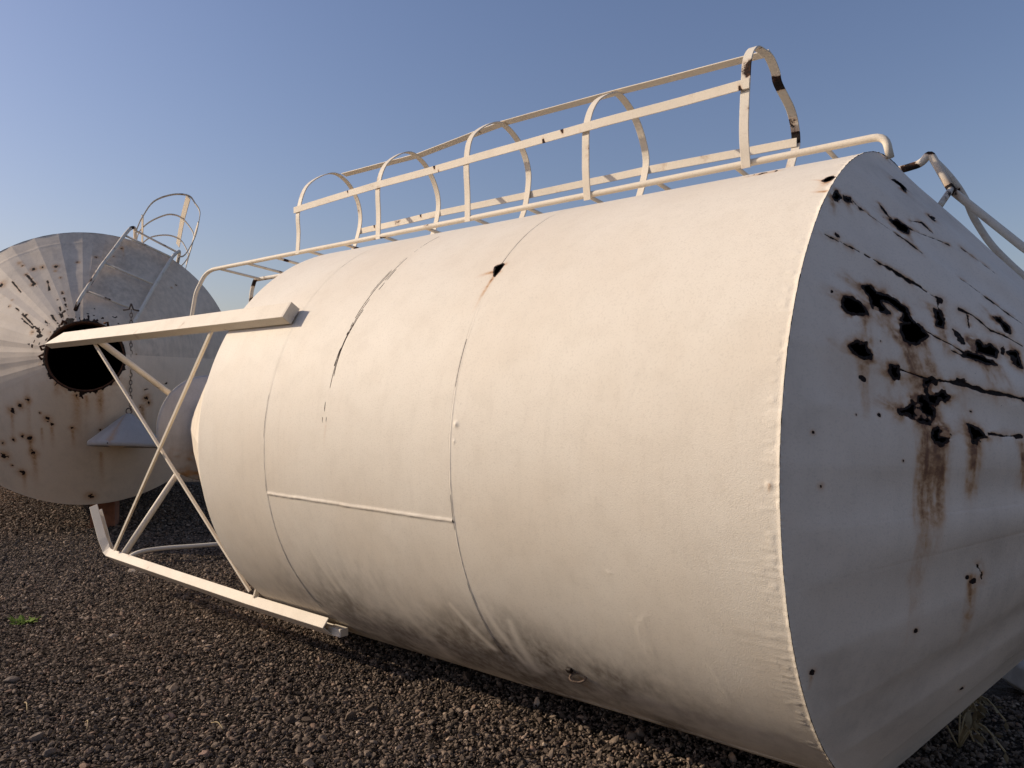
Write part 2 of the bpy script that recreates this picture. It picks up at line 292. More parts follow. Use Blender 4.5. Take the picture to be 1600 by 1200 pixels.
# stones: colour differs from stone to stone
def stone_mat(name, cols):
    s = NT(name); oi = s.n('ShaderNodeObjectInfo')
    r = s.n('ShaderNodeValToRGB'); s.l(oi.outputs['Random'], r.inputs[0]); cr = r.color_ramp
    while len(cr.elements) < len(cols): cr.elements.new(.5)
    for i, (p, c) in enumerate(cols): cr.elements[i].position = p; cr.elements[i].color = (*c, 1)
    n = s.noise(60, 4, .6); col = s.mix(s.math('MULTIPLY', s.ramp(n, .4, .75), .35), r.outputs[0], (.16, .122, .093))
    return s.fin(col, .9, s.bump(s.noise(220, 4, .7), .6, .003), spec=.2)
M['stone'] = stone_mat('basalt_gravel', [(0, (.028, .021, .016)), (.3, (.085, .062, .046)), (.65, (.155, .115, .084)), (.87, (.25, .188, .138)), (.95, (.25, .16, .11)), (1, (.46, .36, .27))])
M['pinkstone'] = plain('pinkish_stone', (.30, .195, .145), (.22, .14, .105), 40)
M['greystone'] = plain('grey_brown_stone', (.20, .158, .125), (.13, .10, .08), 40)
M['palestone'] = plain('pale_stone', (.50, .41, .32), (.36, .27, .19), 50)

# ------------------------------------------------------------ ground
def ground_h(x, y):
    return .035 * (fbm(x * .7, y * .7, 0, 3, 3) - .5) + .02 * (fbm(x * 3.1, y * 3.1, 0, 9, 3) - .5)
def make_ground():
    xs = np.concatenate([-np.geomspace(900, 12, 22), np.arange(-11.6, -4.5, .12), np.arange(-4.5, 2.6, .035), np.arange(2.7, 9, .2), np.geomspace(9.5, 900, 20)])
    ys = np.concatenate([-np.geomspace(900, 3, 16), np.arange(-2.6, 2.4, .3), np.arange(2.5, 8.5, .035), np.arange(8.5, 14, .12), np.geomspace(14.5, 1500, 26)])
    X, Y = np.meshgrid(xs, ys); Z = ground_h(X, Y)
    near = sstep(40, 10, np.hypot(X, Y)); Z = Z * near + .012 * near * (vnoise(X * 14, Y * 14, 0, 5) - .5) - .012
    V = np.stack([X, Y, Z], -1).reshape(-1, 3); nx = len(xs)
    i = np.arange((len(ys) - 1) * (nx - 1)); i = i // (nx - 1) * nx + i % (nx - 1)
    F = np.stack([i, i + 1, i + nx + 1, i + nx], 1)
    s = NT('dark_gap_basalt_ground')
    v1 = s.voro(55); v2 = s.voro(21); n = s.noise(1.1, 4, .6); f = s.noise(70, 5, .7)
    col = s.mix(s.ramp(f, .3, .75), (.022, .016, .013), (.085, .064, .048))  # kept darker than the stones; shade in their gaps is in the colour
    col = s.mix(s.math('MULTIPLY', s.ramp(n, .4, .7), .5), col, (.10, .068, .048))
    h = s.bump(s.math('ADD', s.math('MULTIPLY', v1, -1.0), s.math('MULTIPLY', v2, -1.2)), 1.0, .03)
    h = s.bump(f, .8, .012, h)
    return tag(mesh_obj('ground', V, F, s.fin(col, .95, h, spec=.15)), kind='structure')
make_ground()

def rock_mesh(name, seed, mat, sub=1, squash=(1, .8, .6), flat=True):
    import bmesh
    bm = bmesh.new(); bmesh.ops.create_icosphere(bm, subdivisions=sub, radius=.5)
    r = np.random.default_rng(seed); planes = r.normal(size=(11, 3)); planes /= np.linalg.norm(planes, axis=1)[:, None]; d = r.uniform(.22, .40, 11)
    for v in bm.verts:
        c = np.array(v.co) * (1 + .35 * (r.random() - .5))
        for p, q in zip(planes, d):
            e = c @ p - q
            if e > 0: c = c - p * e
        v.co = Vector(c * np.array(squash))
    me = bpy.data.meshes.new(name); bm.to_mesh(me); bm.free(); me.materials.append(mat)
    if not flat: me.polygons.foreach_set('use_smooth', [True] * len(me.polygons))
    return me
def make_gravel():
    src = bpy.data.collections.new('gravel_stones')
    for k in range(14):
        sq = (1.15, rng.uniform(.6, .95), rng.uniform(.38, .7))
        o = bpy.data.objects.new('stone_source', rock_mesh('stone', 50 + k, M['stone'], 2 if k % 2 else 1, sq)); src.objects.link(o)
    P, S, RZ = [], [], []
    def add(n, x0, x1, y0, y1, lo, hi, power=2.2, test=None, sink=.15):
        x = rng.uniform(x0, x1, n); y = rng.uniform(y0, y1, n)
        # only ground near the view cone
        k = (np.abs(x / np.maximum(y, .1) + .0) < .82) | (y < 3.2)
        if test is not None: k &= test(x, y)
        x, y = x[k], y[k]; s = lo + (hi - lo) * rng.random(len(x)) ** power
        P.append(np.stack([x, y, ground_h(x, y) + s * sink], 1)); S.append(s)
    tank = lambda x, y: ~(((x - 1.58) * .64 + (y - 3.26) * .768) > 1.1) | (y < 4.0)    # not far under/behind the near tank
    add(95000, -4.2, 3.2, 2.6, 5.4, .010, .024, 1.5, tank)
    add(90000, -6.2, .6, 5.4, 8.6, .014, .030, 1.5, tank)
    add(60000, -10.5, -.5, 8.6, 13.5, .020, .045, 1.5)
    add(16000, -4.2, 3.2, 2.6, 5.4, .022, .048, 2.2, tank)
    add(15000, -6.2, .6, 5.4, 8.6, .024, .055, 2.4, tank)
    add(7000, -10.5, -.5, 8.6, 13.5, .035, .075, 2.4)
    add(420, -6.2, 2.5, 2.7, 8.6, .05, .085, 2.0, tank)
    P = np.vstack(P); S = np.concatenate(S); n = len(P)
    me = bpy.data.meshes.new('gravel'); me.vertices.add(n); me.vertices.foreach_set('co', P.ravel().astype(np.float32))
    a = me.attributes.new('sc', 'FLOAT', 'POINT'); a.data.foreach_set('value', S.astype(np.float32))
    rot = np.stack([rng.normal(0, .45, n), rng.normal(0, .45, n), rng.uniform(0, 6.283, n)], 1).astype(np.float32)
    a = me.attributes.new('rot', 'FLOAT_VECTOR', 'POINT'); a.data.foreach_set('vector', rot.ravel())
    o = bpy.data.objects.new('gravel', me); COL.objects.link(o); tag(o, 'loose dark basalt gravel covering the ground', 'gravel', None, 'stuff')
    g = bpy.data.node_groups.new('scatter', 'GeometryNodeTree')
    g.interface.new_socket('Geometry', in_out='INPUT', socket_type='NodeSocketGeometry')
    g.interface.new_socket('Geometry', in_out='OUTPUT', socket_type='NodeSocketGeometry')
    N = g.nodes.new; gi, go = N('NodeGroupInput'), N('NodeGroupOutput')
    m2p = N('GeometryNodeMeshToPoints'); inst = N('GeometryNodeInstanceOnPoints'); ci = N('GeometryNodeCollectionInfo')
    ci.inputs['Collection'].default_value = src; ci.inputs['Separate Children'].default_value = True; ci.inputs['Reset Children'].default_value = True
    a1 = N('GeometryNodeInputNamedAttribute'); a1.data_type = 'FLOAT'; a1.inputs['Name'].default_value = 'sc'
    a2 = N('GeometryNodeInputNamedAttribute'); a2.data_type = 'FLOAT_VECTOR'; a2.inputs['Name'].default_value = 'rot'
    L = g.links.new
    L(gi.outputs[0], m2p.inputs['Mesh']); L(m2p.outputs[0], inst.inputs['Points']); L(ci.outputs[0], inst.inputs['Instance'])
    inst.inputs['Pick Instance'].default_value = True
    e2r = N('FunctionNodeEulerToRotation'); L(a2.outputs['Attribute'], e2r.inputs[0]); L(e2r.outputs[0], inst.inputs['Rotation'])
    L(a1.outputs['Attribute'], inst.inputs['Scale']); L(inst.outputs[0], go.inputs[0])
    md = o.modifiers.new('scatter', 'NODES'); md.node_group = g
make_gravel()

# ------------------------------------------------------------ near tank: frame
R = 1.25; AZ = .695
A_ = np.array([-math.cos(AZ), math.sin(AZ), 0]); N_ = np.array([-math.sin(AZ), -math.cos(AZ), 0]); Z_ = np.array([0, 0, 1.0])
O_ = np.array([1.583, 3.264, R])
def L(s, n, z):
    s, n, z = [np.asarray(t, float)[..., None] for t in (s, n, z)]
    return O_ + A_ * s + N_ * n + Z_ * z
def Lp(s, r, phdeg):
    a = np.asarray(phdeg) * D2R; return L(s, r * np.cos(a), r * np.sin(a))
T1 = empty('silo_tank', tuple(O_ + A_ * 1.6 - Z_ * R), 'large near white silo tank on its side, rust holes in its shaded right cone end', 'silo tank', 'silo tanks lying in the yard')

def grid_faces(nu, nv, keep=None):
    i = np.arange((nu - 1) * (nv - 1)); i = i // (nv - 1) * nv + i % (nv - 1)
    F = np.stack([i, i + 1, i + nv + 1, i + nv], 1)
    if keep is not None: F = F[keep.reshape(-1)]
    return F
def seg_dist(px, py, ax, ay, bx, by):
    dx, dy = bx - ax, by - ay; l2 = dx * dx + dy * dy + 1e-12
    t = np.clip(((px - ax) * dx + (py - ay) * dy) / l2, 0, 1)
    return np.hypot(px - ax - t * dx, py - ay - t * dy), t
def poly_sd(px, py, poly):
    d = np.full(px.shape, 1e9); inside = np.zeros(px.shape, bool); n = len(poly)
    for i in range(n):
        (ax, ay), (bx, by) = poly[i], poly[(i + 1) % n]
        dd, _ = seg_dist(px, py, ax, ay, bx, by); d = np.minimum(d, dd)
        c = ((ay > py) != (by > py)) & (px < (bx - ax) * (py - ay) / (by - ay + 1e-12) + ax); inside ^= c
    return np.where(inside, -d, d)

CYL_H = [[(1.391, 42.15), (1.356, 42.9), (1.333, 42.6), (1.337, 40.36), (1.347, 38.7), (1.36, 39.2), (1.377, 40.61)],
         [(0.052, 55.0), (0.041, 56.5), (0.022, 56.7), (0.002, 55.4), (0.015, 54.3), (0.034, 54.1)]]
CRM = [(2.097, 68), (2.107, 52.26), (2.119, 42.21), (2.148, 33.4), (2.167, 25.77), (2.172, 19.57), (2.169, 10.87), (2.159, 6.43)]
def cyl_point(s, ph):
    """surface of the shell with dents, welds, plate edges -> points, wear"""
    arc = ph * D2R * R
    dr = .008 * (fbm(s * 1.3 + 5, arc * 1.1, 0, 21, 3) - .5) + .0005 * (fbm(s * 7, arc * 7, 0, 31, 3) - .5)
    Rr = np.zeros_like(s); G = np.zeros_like(s); B = np.zeros_like(s)
    wob = .010 * (fbm(arc * 2.2, 0 * arc, 0, 41, 3) - .5)
    for k, (s0, dk) in enumerate(((1.343, .62), (2.662, .35))):
        d = s - s0 - wob - (.012 if k == 0 else .0) * np.sin(arc * .9)
        up = sstep(-8, 30, ph)
        nn = fbm(arc * 5, 0 * arc + k * 9, 0, 51, 3)
        bead = np.exp(-(d / .004) ** 2) * (.0012 + .0012 * vnoise(arc * 60, s * 0, 0, 5)) * (1 - .7 * up)
        dr += bead - .0012 * np.exp(-((d - .004) / .0022) ** 2) + .0004 * sstep(-.006, .006, d)
        crk = np.exp(-((d - .003) / .0021) ** 2) * sstep(.50, .62, nn + .22 * dk * up + .02)
        G = np.maximum(G, crk * (.85 + .3 * vnoise(arc * 80, s * 0, 0, 8)))
    # third, cracked line
    sm = np.interp(ph, [p for _, p in CRM[::-1]], [q for q, _ in CRM[::-1]]) + .008 * (fbm(arc * 6, 0 * arc, 0, 61, 3) - .5)
    on = sstep(5.5, 8, ph) * sstep(100, 66, ph)
    for off, w, sd, th in ((0, .0023, 1, .36), (.011, .0026, 2, .44), (-.010, .0026, 3, .47), (.019, .0022, 4, .5)):
        rng_ = sstep(58, 44, ph) if off else 1
        d = s - sm - off * (1 + .5 * np.sin(arc * 9)); nn = fbm(arc * 9, 0 * arc, 0, 70 + sd, 3)
        G = np.maximum(G, np.exp(-(d / w) ** 2) * on * rng_ * sstep(th - .10, th + .03, nn) * 1.25)
    # longitudinal weld between the two left seams
    a2 = -10.9 + .35 * (s - 1.34); d = (ph - a2) * D2R * R + .006 * (fbm(s * 8, 0 * s, 0, 81, 3) - .5)
    lw = (s > 1.345) & (s < 2.66)
    dr += np.where(lw, .0065 * np.exp(-(d / .0055) ** 2) * (.75 + .5 * vnoise(s * 55, 0 * s, 0, 82)), 0)
    d = (ph + 58.4) * D2R * R + .004 * (fbm(s * 6, 0 * s, 0, 83, 2) - .5); lw = (s < 1.45)
    dr += np.where(lw, .0045 * np.exp(-(d / .006) ** 2), 0)
    # ragged rim with lumps of weld and brush ridges
    e = np.exp(-(s / .0075) ** 2); dr += e * (.0020 + .0018 * vnoise(arc * 45, s * 0, 0, 91)) 
    lum = sstep(.60, .80, vnoise(s * 30, arc * 90, 0, 93)) * np.exp(-(s / .055) ** 2); dr += .0018 * lum
    rid = sstep(.62, .80, vnoise(s * 5, arc * 85, 0, 95)) * sstep(.30, .03, s) * sstep(12, -4, ph) * sstep(.35, .6, vnoise(s * 3, arc * 4, 0, 96)); dr += .0007 * rid
    # knobs
    for s0, p0, h, w in ((1.318, 7.15, .006, .010), (.033, .28, .004, .010), (1.322, 4, .003, .006), (.62, -16, .003, .006)):
        d2 = (s - s0) ** 2 + ((ph - p0) * D2R * R) ** 2; dr += h * np.exp(-d2 / w ** 2)
    # grime low on the side, thinner to the ends
    edge = -27 + 9 * (fbm(s * 2.2, 0 * s, 0, 101, 3) - .5) * 2
    g = sstep(0, 18, edge - ph) * (.30 + .7 * sstep(.25, .75, s) * sstep(3.3, 1.9, s)) * sstep(.25, .7, fbm(s * 3.2, arc * 2.2, 0, 111, 4) + .16)
    dk = np.exp(-((s - 1.15) / .38) ** 2 - ((ph + 42) / 9) ** 2); g = np.maximum(g * .62, dk * sstep(.2, .65, fbm(s * 12, arc * 7, 0, 113, 4)) * .95)
    g += .20 * np.exp(-((s - 2.2) / .5) ** 2 - ((ph + 28) / 6) ** 2) * sstep(.3, .7, fbm(s * 16, arc * 6, 0, 115, 3))
    g += .07 * sstep(25, -10, ph) + .05
    for (sa, pa, sb, pb, w, st) in ((1.50, -30, 1.377, -41, .022, .8), (1.181, -31, 1.20, -46, .028, .75), (1.30, -27, 1.24, -44, .02, .7), (2.42, -20, 2.33, -34, .018, .6), (2.33, -21, 2.25, -35, .016, .5), (1.9, -30, 1.8, -48, .03, .5)):
        d, t = seg_dist(s, arc, sa, pa * D2R * R, sb, pb * D2R * R); g *= 1 - st * np.exp(-(d / (w * (.6 + .5 * t))) ** 2)
    B = np.clip(g * 1.05, 0, 1)
    for (sa, pa, sb, pb) in ((.525, -23.8, .505, -33), (.545, -24, .52, -31), (.56, -23, .54, -31), (.50, -22.5, .53, -24), (.30, -30, .27, -37)):
        d, t = seg_dist(s, arc, sa, pa * D2R * R, sb, pb * D2R * R); dr += .0010 * np.exp(-(d / .0045) ** 2)
    keepbad = np.zeros(s.shape, bool)
    for hp in CYL_H:
        poly = [(a, b * D2R * R) for a, b in hp]; sdv = poly_sd(s, arc, poly) + .005 * (fbm(s * 60, arc * 60, 0, 121, 2) - .5)
        keepbad |= sdv < -.004; G = np.maximum(G, sstep(.006, -.004, sdv)); Rr = np.maximum(Rr, .75 * np.exp(-np.clip(sdv, 0, 9) / .013) * vnoise(s * 40, arc * 40, 0, 3))
    for (sa, pa, sb, pb, w, st) in ((1.37, 40.5, 1.47, 39.6, .012, .95), (1.355, 38.7, 1.375, 30, .011, .8), (1.36, 39, 1.40, 31, .012, .22), (.03, 54.2, .045, 50.5, .022, .6), (.04, 55, .10, 56.5, .007, .8), (.01, 50.5, .07, 51.3, .009, .8), (.03, .28, .035, -1, .006, .6), (.95, -44, .96, -52, .02, .25), (2.16, 6, 2.17, -1, .008, .22), (.02, 52, .12, 53, .03, .12)):
        d, t = seg_dist(s, arc, sa, pa * D2R * R, sb, pb * D2R * R); Rr = np.maximum(Rr, st * np.exp(-(d / w) ** 2) * (1 - t * .85) * (.7 + .5 * vnoise(s * 25, arc * 120, 0, 4)))
    # rusty blisters on the crest by the ladder foot
    rb = np.exp(-((s - .36) / .085) ** 4 - ((ph - 67.5) / 1.4) ** 2); G = np.maximum(G, rb * sstep(.42, .6, vnoise(s * 70, arc * 70, 0, 131))); Rr = np.maximum(Rr, .5 * rb); dr += .006 * rb * vnoise(s * 60, arc * 60, 0, 131)
    wear = np.stack([Rr, G, B, np.ones_like(s)], -1)
    return Lp(s, R + dr, ph), wear, keepbad
def s_samples(a, b, ext):
    base = list(np.arange(a, b, .0095)) + [b]
    for c, w, st in ext: base += [x for x in np.arange(c - w, c + w, st) if a < x < b]
    return np.unique(np.round(base, 5))
phs = np.concatenate([np.arange(-75, 92, .26), np.arange(92, 285.1, 4.2)]); phs[-1] = 285
for a, b in ((0, 1.343), (1.343, 2.662), (2.662, 3.315)):
    ss = s_samples(a, b, ((1.343, .03, .0022), (2.662, .03, .0022), (2.135, .075, .0032), (0, .07, .0045)))
    # plates meet along the wandering weld, so shift the shared edge rows with it
    S, P = np.meshgrid(ss, phs, indexing='ij')
    V, wear, bad = cyl_point(S, P)
    k = ~(bad[:-1, :-1] & bad[1:, 1:]); F = grid_faces(len(ss), len(phs), k)
    mesh_obj('shell_plate', V.reshape(-1, 3), F, M['tank'], T1, wear=wear.reshape(-1, 4))

# ---------------- roof cone of the near tank (right), one plate per gore
HC = 1.053; SB = R / math.hypot(R, HC)
def dev(r, ph): rho = r / SB; th = ph * D2R * SB; return rho * np.cos(th), rho * np.sin(th)
bounds = [-75, -62, -49.5, -38, -26.2, -14.5, -6, 3, 12.2, 21.3, 31.3, 41.8, 52, 62, 72.5, 83, 94, 105] + [105 + 10 * k for k in range(1, 18)] + [285]
bounds = sorted(set(bounds))
HP = [[dev(r, p) for r, p in h] for h in HOLES1 if len(h) > 2]
CP = [[dev(r, p) for r, p in c] for c in CRACKS1]
bulge = {i: (.007 if i % 2 else -.005) * rng.uniform(.5, 1.3) for i in range(60)}
def cone_plate(i, b0, b1):
    dense = b0 >= -62 and b1 <= 84
    if dense:
        rs = np.concatenate([np.arange(R, .60, -.0034), np.geomspace(.598, .004, 22)]); ps = np.linspace(b0, b1, max(8, int((b1 - b0) * D2R * R / .0042)))
    else:
        rs = np.concatenate([np.arange(R, .1, -.05), [.05, .004]]); ps = np.linspace(b0, b1, 7)
    r, p = np.meshgrid(rs, ps, indexing='ij'); c = (p - (b0 + b1) / 2) / ((b1 - b0) / 2)
    half = (b1 - b0) / 2 * D2R
    flat = -(r * (1 - np.cos(half))) * (1 - c ** 2) * sstep(R, R - .1, r) + bulge[i] * (1 - c ** 2) * sstep(R, R - .3, r) * sstep(.1, .4, r)
    crease = .0005 * np.exp(-((1 - np.abs(c)) * half * r / .005) ** 2) * sstep(R, R - .03, r)
    x, y = dev(r, p)
    h = flat + .010 * (fbm(x * 2.2, y * 2.2, 0, 200, 3) - .5) * sstep(R, R - .05, r) + .0015 * (fbm(x * 14, y * 14, 0, 210, 2) - .5) - crease
    Rr = np.zeros_like(r); G = np.zeros_like(r); B = .10 + .22 * sstep(.45, .8, fbm(x * 2.5, y * 2.5, 0, 220, 4)); bad = np.zeros(r.shape, bool)
    if dense:
        rag = .011 * (fbm(x * 38, y * 38, 0, 230, 3) - .5) + .005 * (vnoise(x * 140, y * 140, 0, 233) - .5)
        for hp in HP:
            cx, cy = np.mean(hp, 0)
            if np.min(np.hypot(x - cx, y - cy)) > .25: continue
            sdv = poly_sd(x, y, hp) + rag - .004
            isl = sstep(.62, .68, fbm(x * 24 + 7, y * 24, 0, 236, 3)) * (len(hp) > 7)      # flakes of plate still hanging on inside the hole
            bad |= (sdv < -.0055) & (isl < .5); G = np.maximum(G, sstep(.0075, -.003, sdv) * (1 - .75 * isl * sstep(.66, .72, fbm(x * 24 + 7, y * 24, 0, 236, 3)))); Rr = np.maximum(Rr, .8 * isl * (sdv < 0))
            Rr = np.maximum(Rr, .95 * np.exp(-np.clip(sdv, 0, 9) / .016) * sstep(.10, .60, fbm(x * 45, y * 45, 0, 240, 2)) + 0 * r); Rr = np.maximum(Rr, .32 * np.exp(-np.clip(sdv, 0, 9) / .045) * sstep(.35, .7, fbm(x * 16, y * 16, 0, 243, 3)))
            h += .006 * np.exp(-(sdv / .008) ** 2) * (vnoise(x * 80, y * 80, 0, 241) - .35)
        for ci, cp in enumerate(CP):
            d = np.full(r.shape, 9.0)
            for (ax, ay), (bx, by) in zip(cp[:-1], cp[1:]): d = np.minimum(d, seg_dist(x, y, ax, ay, bx, by)[0])
            if d.min() > .1: continue
            dd = d + .006 * (fbm(x * 60, y * 60, 0, 250, 3) - .45); nn = fbm(x * 22, y * 22, 0, 260, 3)
            w = .0040 + .009 * sstep(.52, .75, nn); m = sstep(w, w * .4, dd)
            G = np.maximum(G, m * (.74 + .26 * sstep(.35, .5, nn))); h -= .003 * m
            Rr = np.maximum(Rr, .75 * np.exp(-d / .016) * sstep(.36, .6, nn))
        for (r0, p0, r1, p1, w, st) in STREAKS1:
            ax, ay = dev(r0, p0); bx, by = dev(r1, p1); d, t = seg_dist(x, y, ax, ay, bx, by)
            if d.min() > .15: continue
            ln = math.hypot(bx - ax, by - ay); fr = fbm((x * (by - ay) - y * (bx - ax)) / ln * 95, t * 2.5, 0, 270, 3)
            ww = w * (.75 + .25 * t)
            v = st * 1.25 * np.exp(-(d / ww) ** 2) * (1 - .5 * t) * (.6 + .7 * sstep(.3, .75, fr))
            Rr = 1 - (1 - Rr) * (1 - np.clip(v * .9, 0, 1))
        for (r0, p0, w) in SPOTS1:
            ax, ay = dev(r0, p0); d = np.hypot(x - ax, y - ay)
            if d.min() > .1: continue
            dd = d + w * 1.3 * (fbm(x * 60, y * 60, 0, 280, 3) - .5); G = np.maximum(G, sstep(w * .75, w * .25, dd)); Rr = np.maximum(Rr, .55 * np.exp(-(d / (w * 1.3)) ** 2))
        # general faint brown wash in the rusty field
        wash = np.exp(-((r - .92) / .22) ** 2 - ((p - 24) / 17) ** 2) * sstep(.42, .8, fbm(x * 9, y * 3.5, 0, 290, 4)); Rr = np.maximum(Rr, .40 * wash)
        # blisters and chips along the rim
        h += .0035 * np.exp(-((R - r) / .006) ** 2) * vnoise(p * 3, 0 * p, 0, 300)
    S = -(R - r) * HC / R
    n_s, n_r = -SB, HC / math.hypot(R, HC)
    V = Lp(S + n_s * h, r + n_r * h, p); wear = np.stack([np.clip(Rr, 0, 1), np.clip(G, 0, 1), B, np.ones_like(r)], -1)
    k = ~(bad[:-1, :-1] & bad[1:, 1:] & bad[1:, :-1]); F = grid_faces(len(rs), len(ps), k)[:, ::-1]
    mesh_obj('roof_plate', V.reshape(-1, 3), F, M['cone'], T1, wear=wear.reshape(-1, 4))
for i, (b0, b1) in enumerate(zip(bounds[:-1], bounds[1:])): cone_plate(i, b0, b1)

# ---------------- hopper (left), flat gores
def lathe(name, prof, nseg, mat, parent, ph0=0, flat=True, fn=Lp, wear=None):
    ps = ph0 + np.arange(nseg + 1) * 360 / nseg; V = []; 
    for s, r in prof: V.append(fn(np.full(len(ps), float(s)), np.full(len(ps), float(r)), ps))
    V = np.array(V); F = grid_faces(len(prof), len(ps))
    w = wear(V.reshape(-1, 3)) if wear else None
    return mesh_obj(name, V.reshape(-1, 3), F, mat, parent, smooth=not flat, wear=w)
for k in range(24):
    ps = np.array([k * 15, k * 15 + 7.5, k * 15 + 15.0]); prof = [(3.317, 1.249), (4.0, .905), (4.7, .555), (5.3, .24)]
    V = np.array([Lp(np.full(3, s), np.array([r, r * .992, r]), ps) for s, r in prof])
    mesh_obj('hopper_plate', V.reshape(-1, 3), grid_faces(4, 3), M['steel'], T1, smooth=False)
lathe('hopper_outlet', [(5.29, .235), (5.48, .235), (5.52, .15), (5.82, .15), (5.82, .14), (5.50, .14)], 40, M['steel'], T1, flat=False)
def hatwear(V):
    z = V[:, 2] - 1.25; s = sstep(-.02, -.38, z); st = fbm(V[:, 0] * 14, V[:, 1] * 14 + V[:, 2] * 5, V[:, 2] * 24, 401, 3)
    return np.stack([.65 * s * sstep(.35, .7, st), 0 * s, .3 + .5 * s * sstep(.4, .7, st), 1 + 0 * s], -1)
hat = [(5.30, .20)] + [(5.30 + .16 * t, .20 + .25 * t) for t in np.linspace(0.1, 1, 10)] + [(5.464, .448), (5.31, .19)]
lathe('outlet_cone', hat, 96, M['hat'], T1, flat=False, wear=hatwear)

# ---------------- four channel legs
def box_leg(name, path_snz, ph, w=.10, d=.062, t=.008, cut=0.0, mat=None, parent=T1):
    """C-channel: web outward at angle ph; path of (s, n, z) centre points"""
    a = ph * D2R; e = N_ * math.cos(a) + Z_ * math.sin(a)
    P = np.array([L(*q) for q in path_snz]); h, k = d / 2, w / 2
    prof = [(h, -k), (h, k), (-h, k), (-h, k - t), (h - t, k - t), (h - t, -k + t), (-h, -k + t), (-h, -k)]
    V = []
    for i in range(len(P)):
        tt = P[min(i + 1, len(P) - 1)] - P[max(i - 1, 0)]; tt = tt / np.linalg.norm(tt)
        nn = e - tt * (e @ tt); nn /= np.linalg.norm(nn); b = np.cross(tt, nn)
        b = b if True else b
        up = 1 if (b @ Z_) > 0 else -1
        for u, v in prof:
            off = cut * (k + v * up) / w if i == len(P) - 1 else 0
            V.append(P[i] + nn * u + b * v - tt * off)
    F = []; m = len(prof)
    for i in range(len(P) - 1):
        for j in range(m): F.append((i * m + j, i * m + (j + 1) % m, (i + 1) * m + (j + 1) % m, (i + 1) * m + j))
    for base, rev in ((0, True), ((len(P) - 1) * m, False)):
        q = [(0, 1, 4, 5), (1, 2, 3, 4), (0, 5, 6, 7)]
        for f in q: F.append(tuple(base + x for x in (f[::-1] if rev else f)))
    return mesh_obj(name, np.array(V), F, mat or M['steel'], parent, smooth=False)
def cpt(ph, r=1.302): return r * math.cos(ph * D2R), r * math.sin(ph * D2R)
n1, z1 = cpt(33.3, 1.292); n2, z2 = cpt(-50.3, 1.296)
up_leg = box_leg('leg', [(2.69, n1, z1), (4.2, n1, z1 - .004), (5.90, n1, z1 - .005)], 33.3, cut=.23)
bevel(up_leg, .003)
# dark end plate on the tank end of the upper leg
a = 33.3 * D2R; e = N_ * math.cos(a) + Z_ * math.sin(a); tg = -N_ * math.sin(a) + Z_ * math.cos(a)
V, F = box_geo(L(2.684, n1, z1), A_ * .004, e * .031, tg * .050); mesh_obj('leg_end_plate', V, F, M['steel'], T1, smooth=False)
def lowpath(n, z):
    return [(2.66, n, z), (3.4, n, z + .004), (4.4, n - .002, z + .022), (5.30, n - .004, z + .04), (5.37, n - .004, z + .042), (5.42, n - .002, z + .058), (5.46, n, z + .095), (5.50, n + .004, z + .14), (5.70, n - .01, z + .375)]
low_leg = box_leg('leg', lowpath(n2, z2), -50.3); tag(low_leg, 'lower front leg bent upward at its foot')
bevel(low_leg, .003)
for ph in (122.4, 219.0):
    n3, z3 = cpt(ph); box_leg('leg', [(2.7, n3, z3), (5.9 if ph < 200 else 5.5, n3, z3)], ph)
V, F = box_geo(L(2.64, n2 - .03, z2 - .022), A_ * .055, N_ * .028, Z_ * .022); bevel(mesh_obj('leg_pad', V, F, M['steel'], T1, smooth=False), .004)
# crossed angle-iron braces between the two front legs
def angle_iron(name, p, q, face, w=.017, t=.003, mat=None):
    P = densify([p, q], .3)
    prof = [(0, 0), (0, w), (-t, w), (-t, t), (-w, t), (-w, 0)]
    V, F = sweep(P, prof, face, False); m = 6
    for base, rev in ((0, True), ((len(P) - 1) * m, False)):
        for f in ((0, 1, 2, 3), (0, 3, 4, 5)): F.append(tuple(base + x for x in (f[::-1] if rev else f)))
    return mesh_obj(name, V, F, mat or M['steel'], T1, smooth=False)
fn = N_ * .985 - Z_ * .12
angle_iron('brace', L(5.17, n1 - .02, z1 - .05), L(3.44, n2 + .02, z2 + .08), fn)
angle_iron('brace', L(3.46, n1 + .012, z1 - .05), L(5.24, n2 + .045, z2 + .10), fn)
tube('brace_pipe', [L(5.12, n1 - .03, z1 - .03), L(5.76, -.08, .10)], .024, M['steel'], T1, 14)
tube('brace_pipe', [L(5.22, n2 - .02, z2 + .07), L(5.76, -.08, -.13)], .024, M['steel'], T1, 14)
V, F = box_geo(L(3.36, n2 + .02, z2 + .085), A_ * .006, N_ * .012 + Z_ * .01, Z_ * .045 - A_ * .02); mesh_obj('bracket', V, F, M['steel'], T1, smooth=False)
# bent lifting eye low on the shell
er = Lp(.945, R + .012, -42.6); ring = [er + (A_ * math.cos(t) * .030 + (N_ * .55 - Z_ * .8) * math.sin(t) * .019 + N_ * .012 * math.cos(t)) for t in np.linspace(0, 2 * math.pi, 22)]
tube('lifting_eye', ring, .0045, M['chain'], T1, 8)
V, F = box_geo(Lp(.975, R + .006, -41.2), A_ * .013, (N_ * .65 + Z_ * .75) * .013, (N_ * .75 - Z_ * .65) * .008); bevel(mesh_obj('eye_tab', V, F, M['tank'], T1, smooth=False), .005, 3)

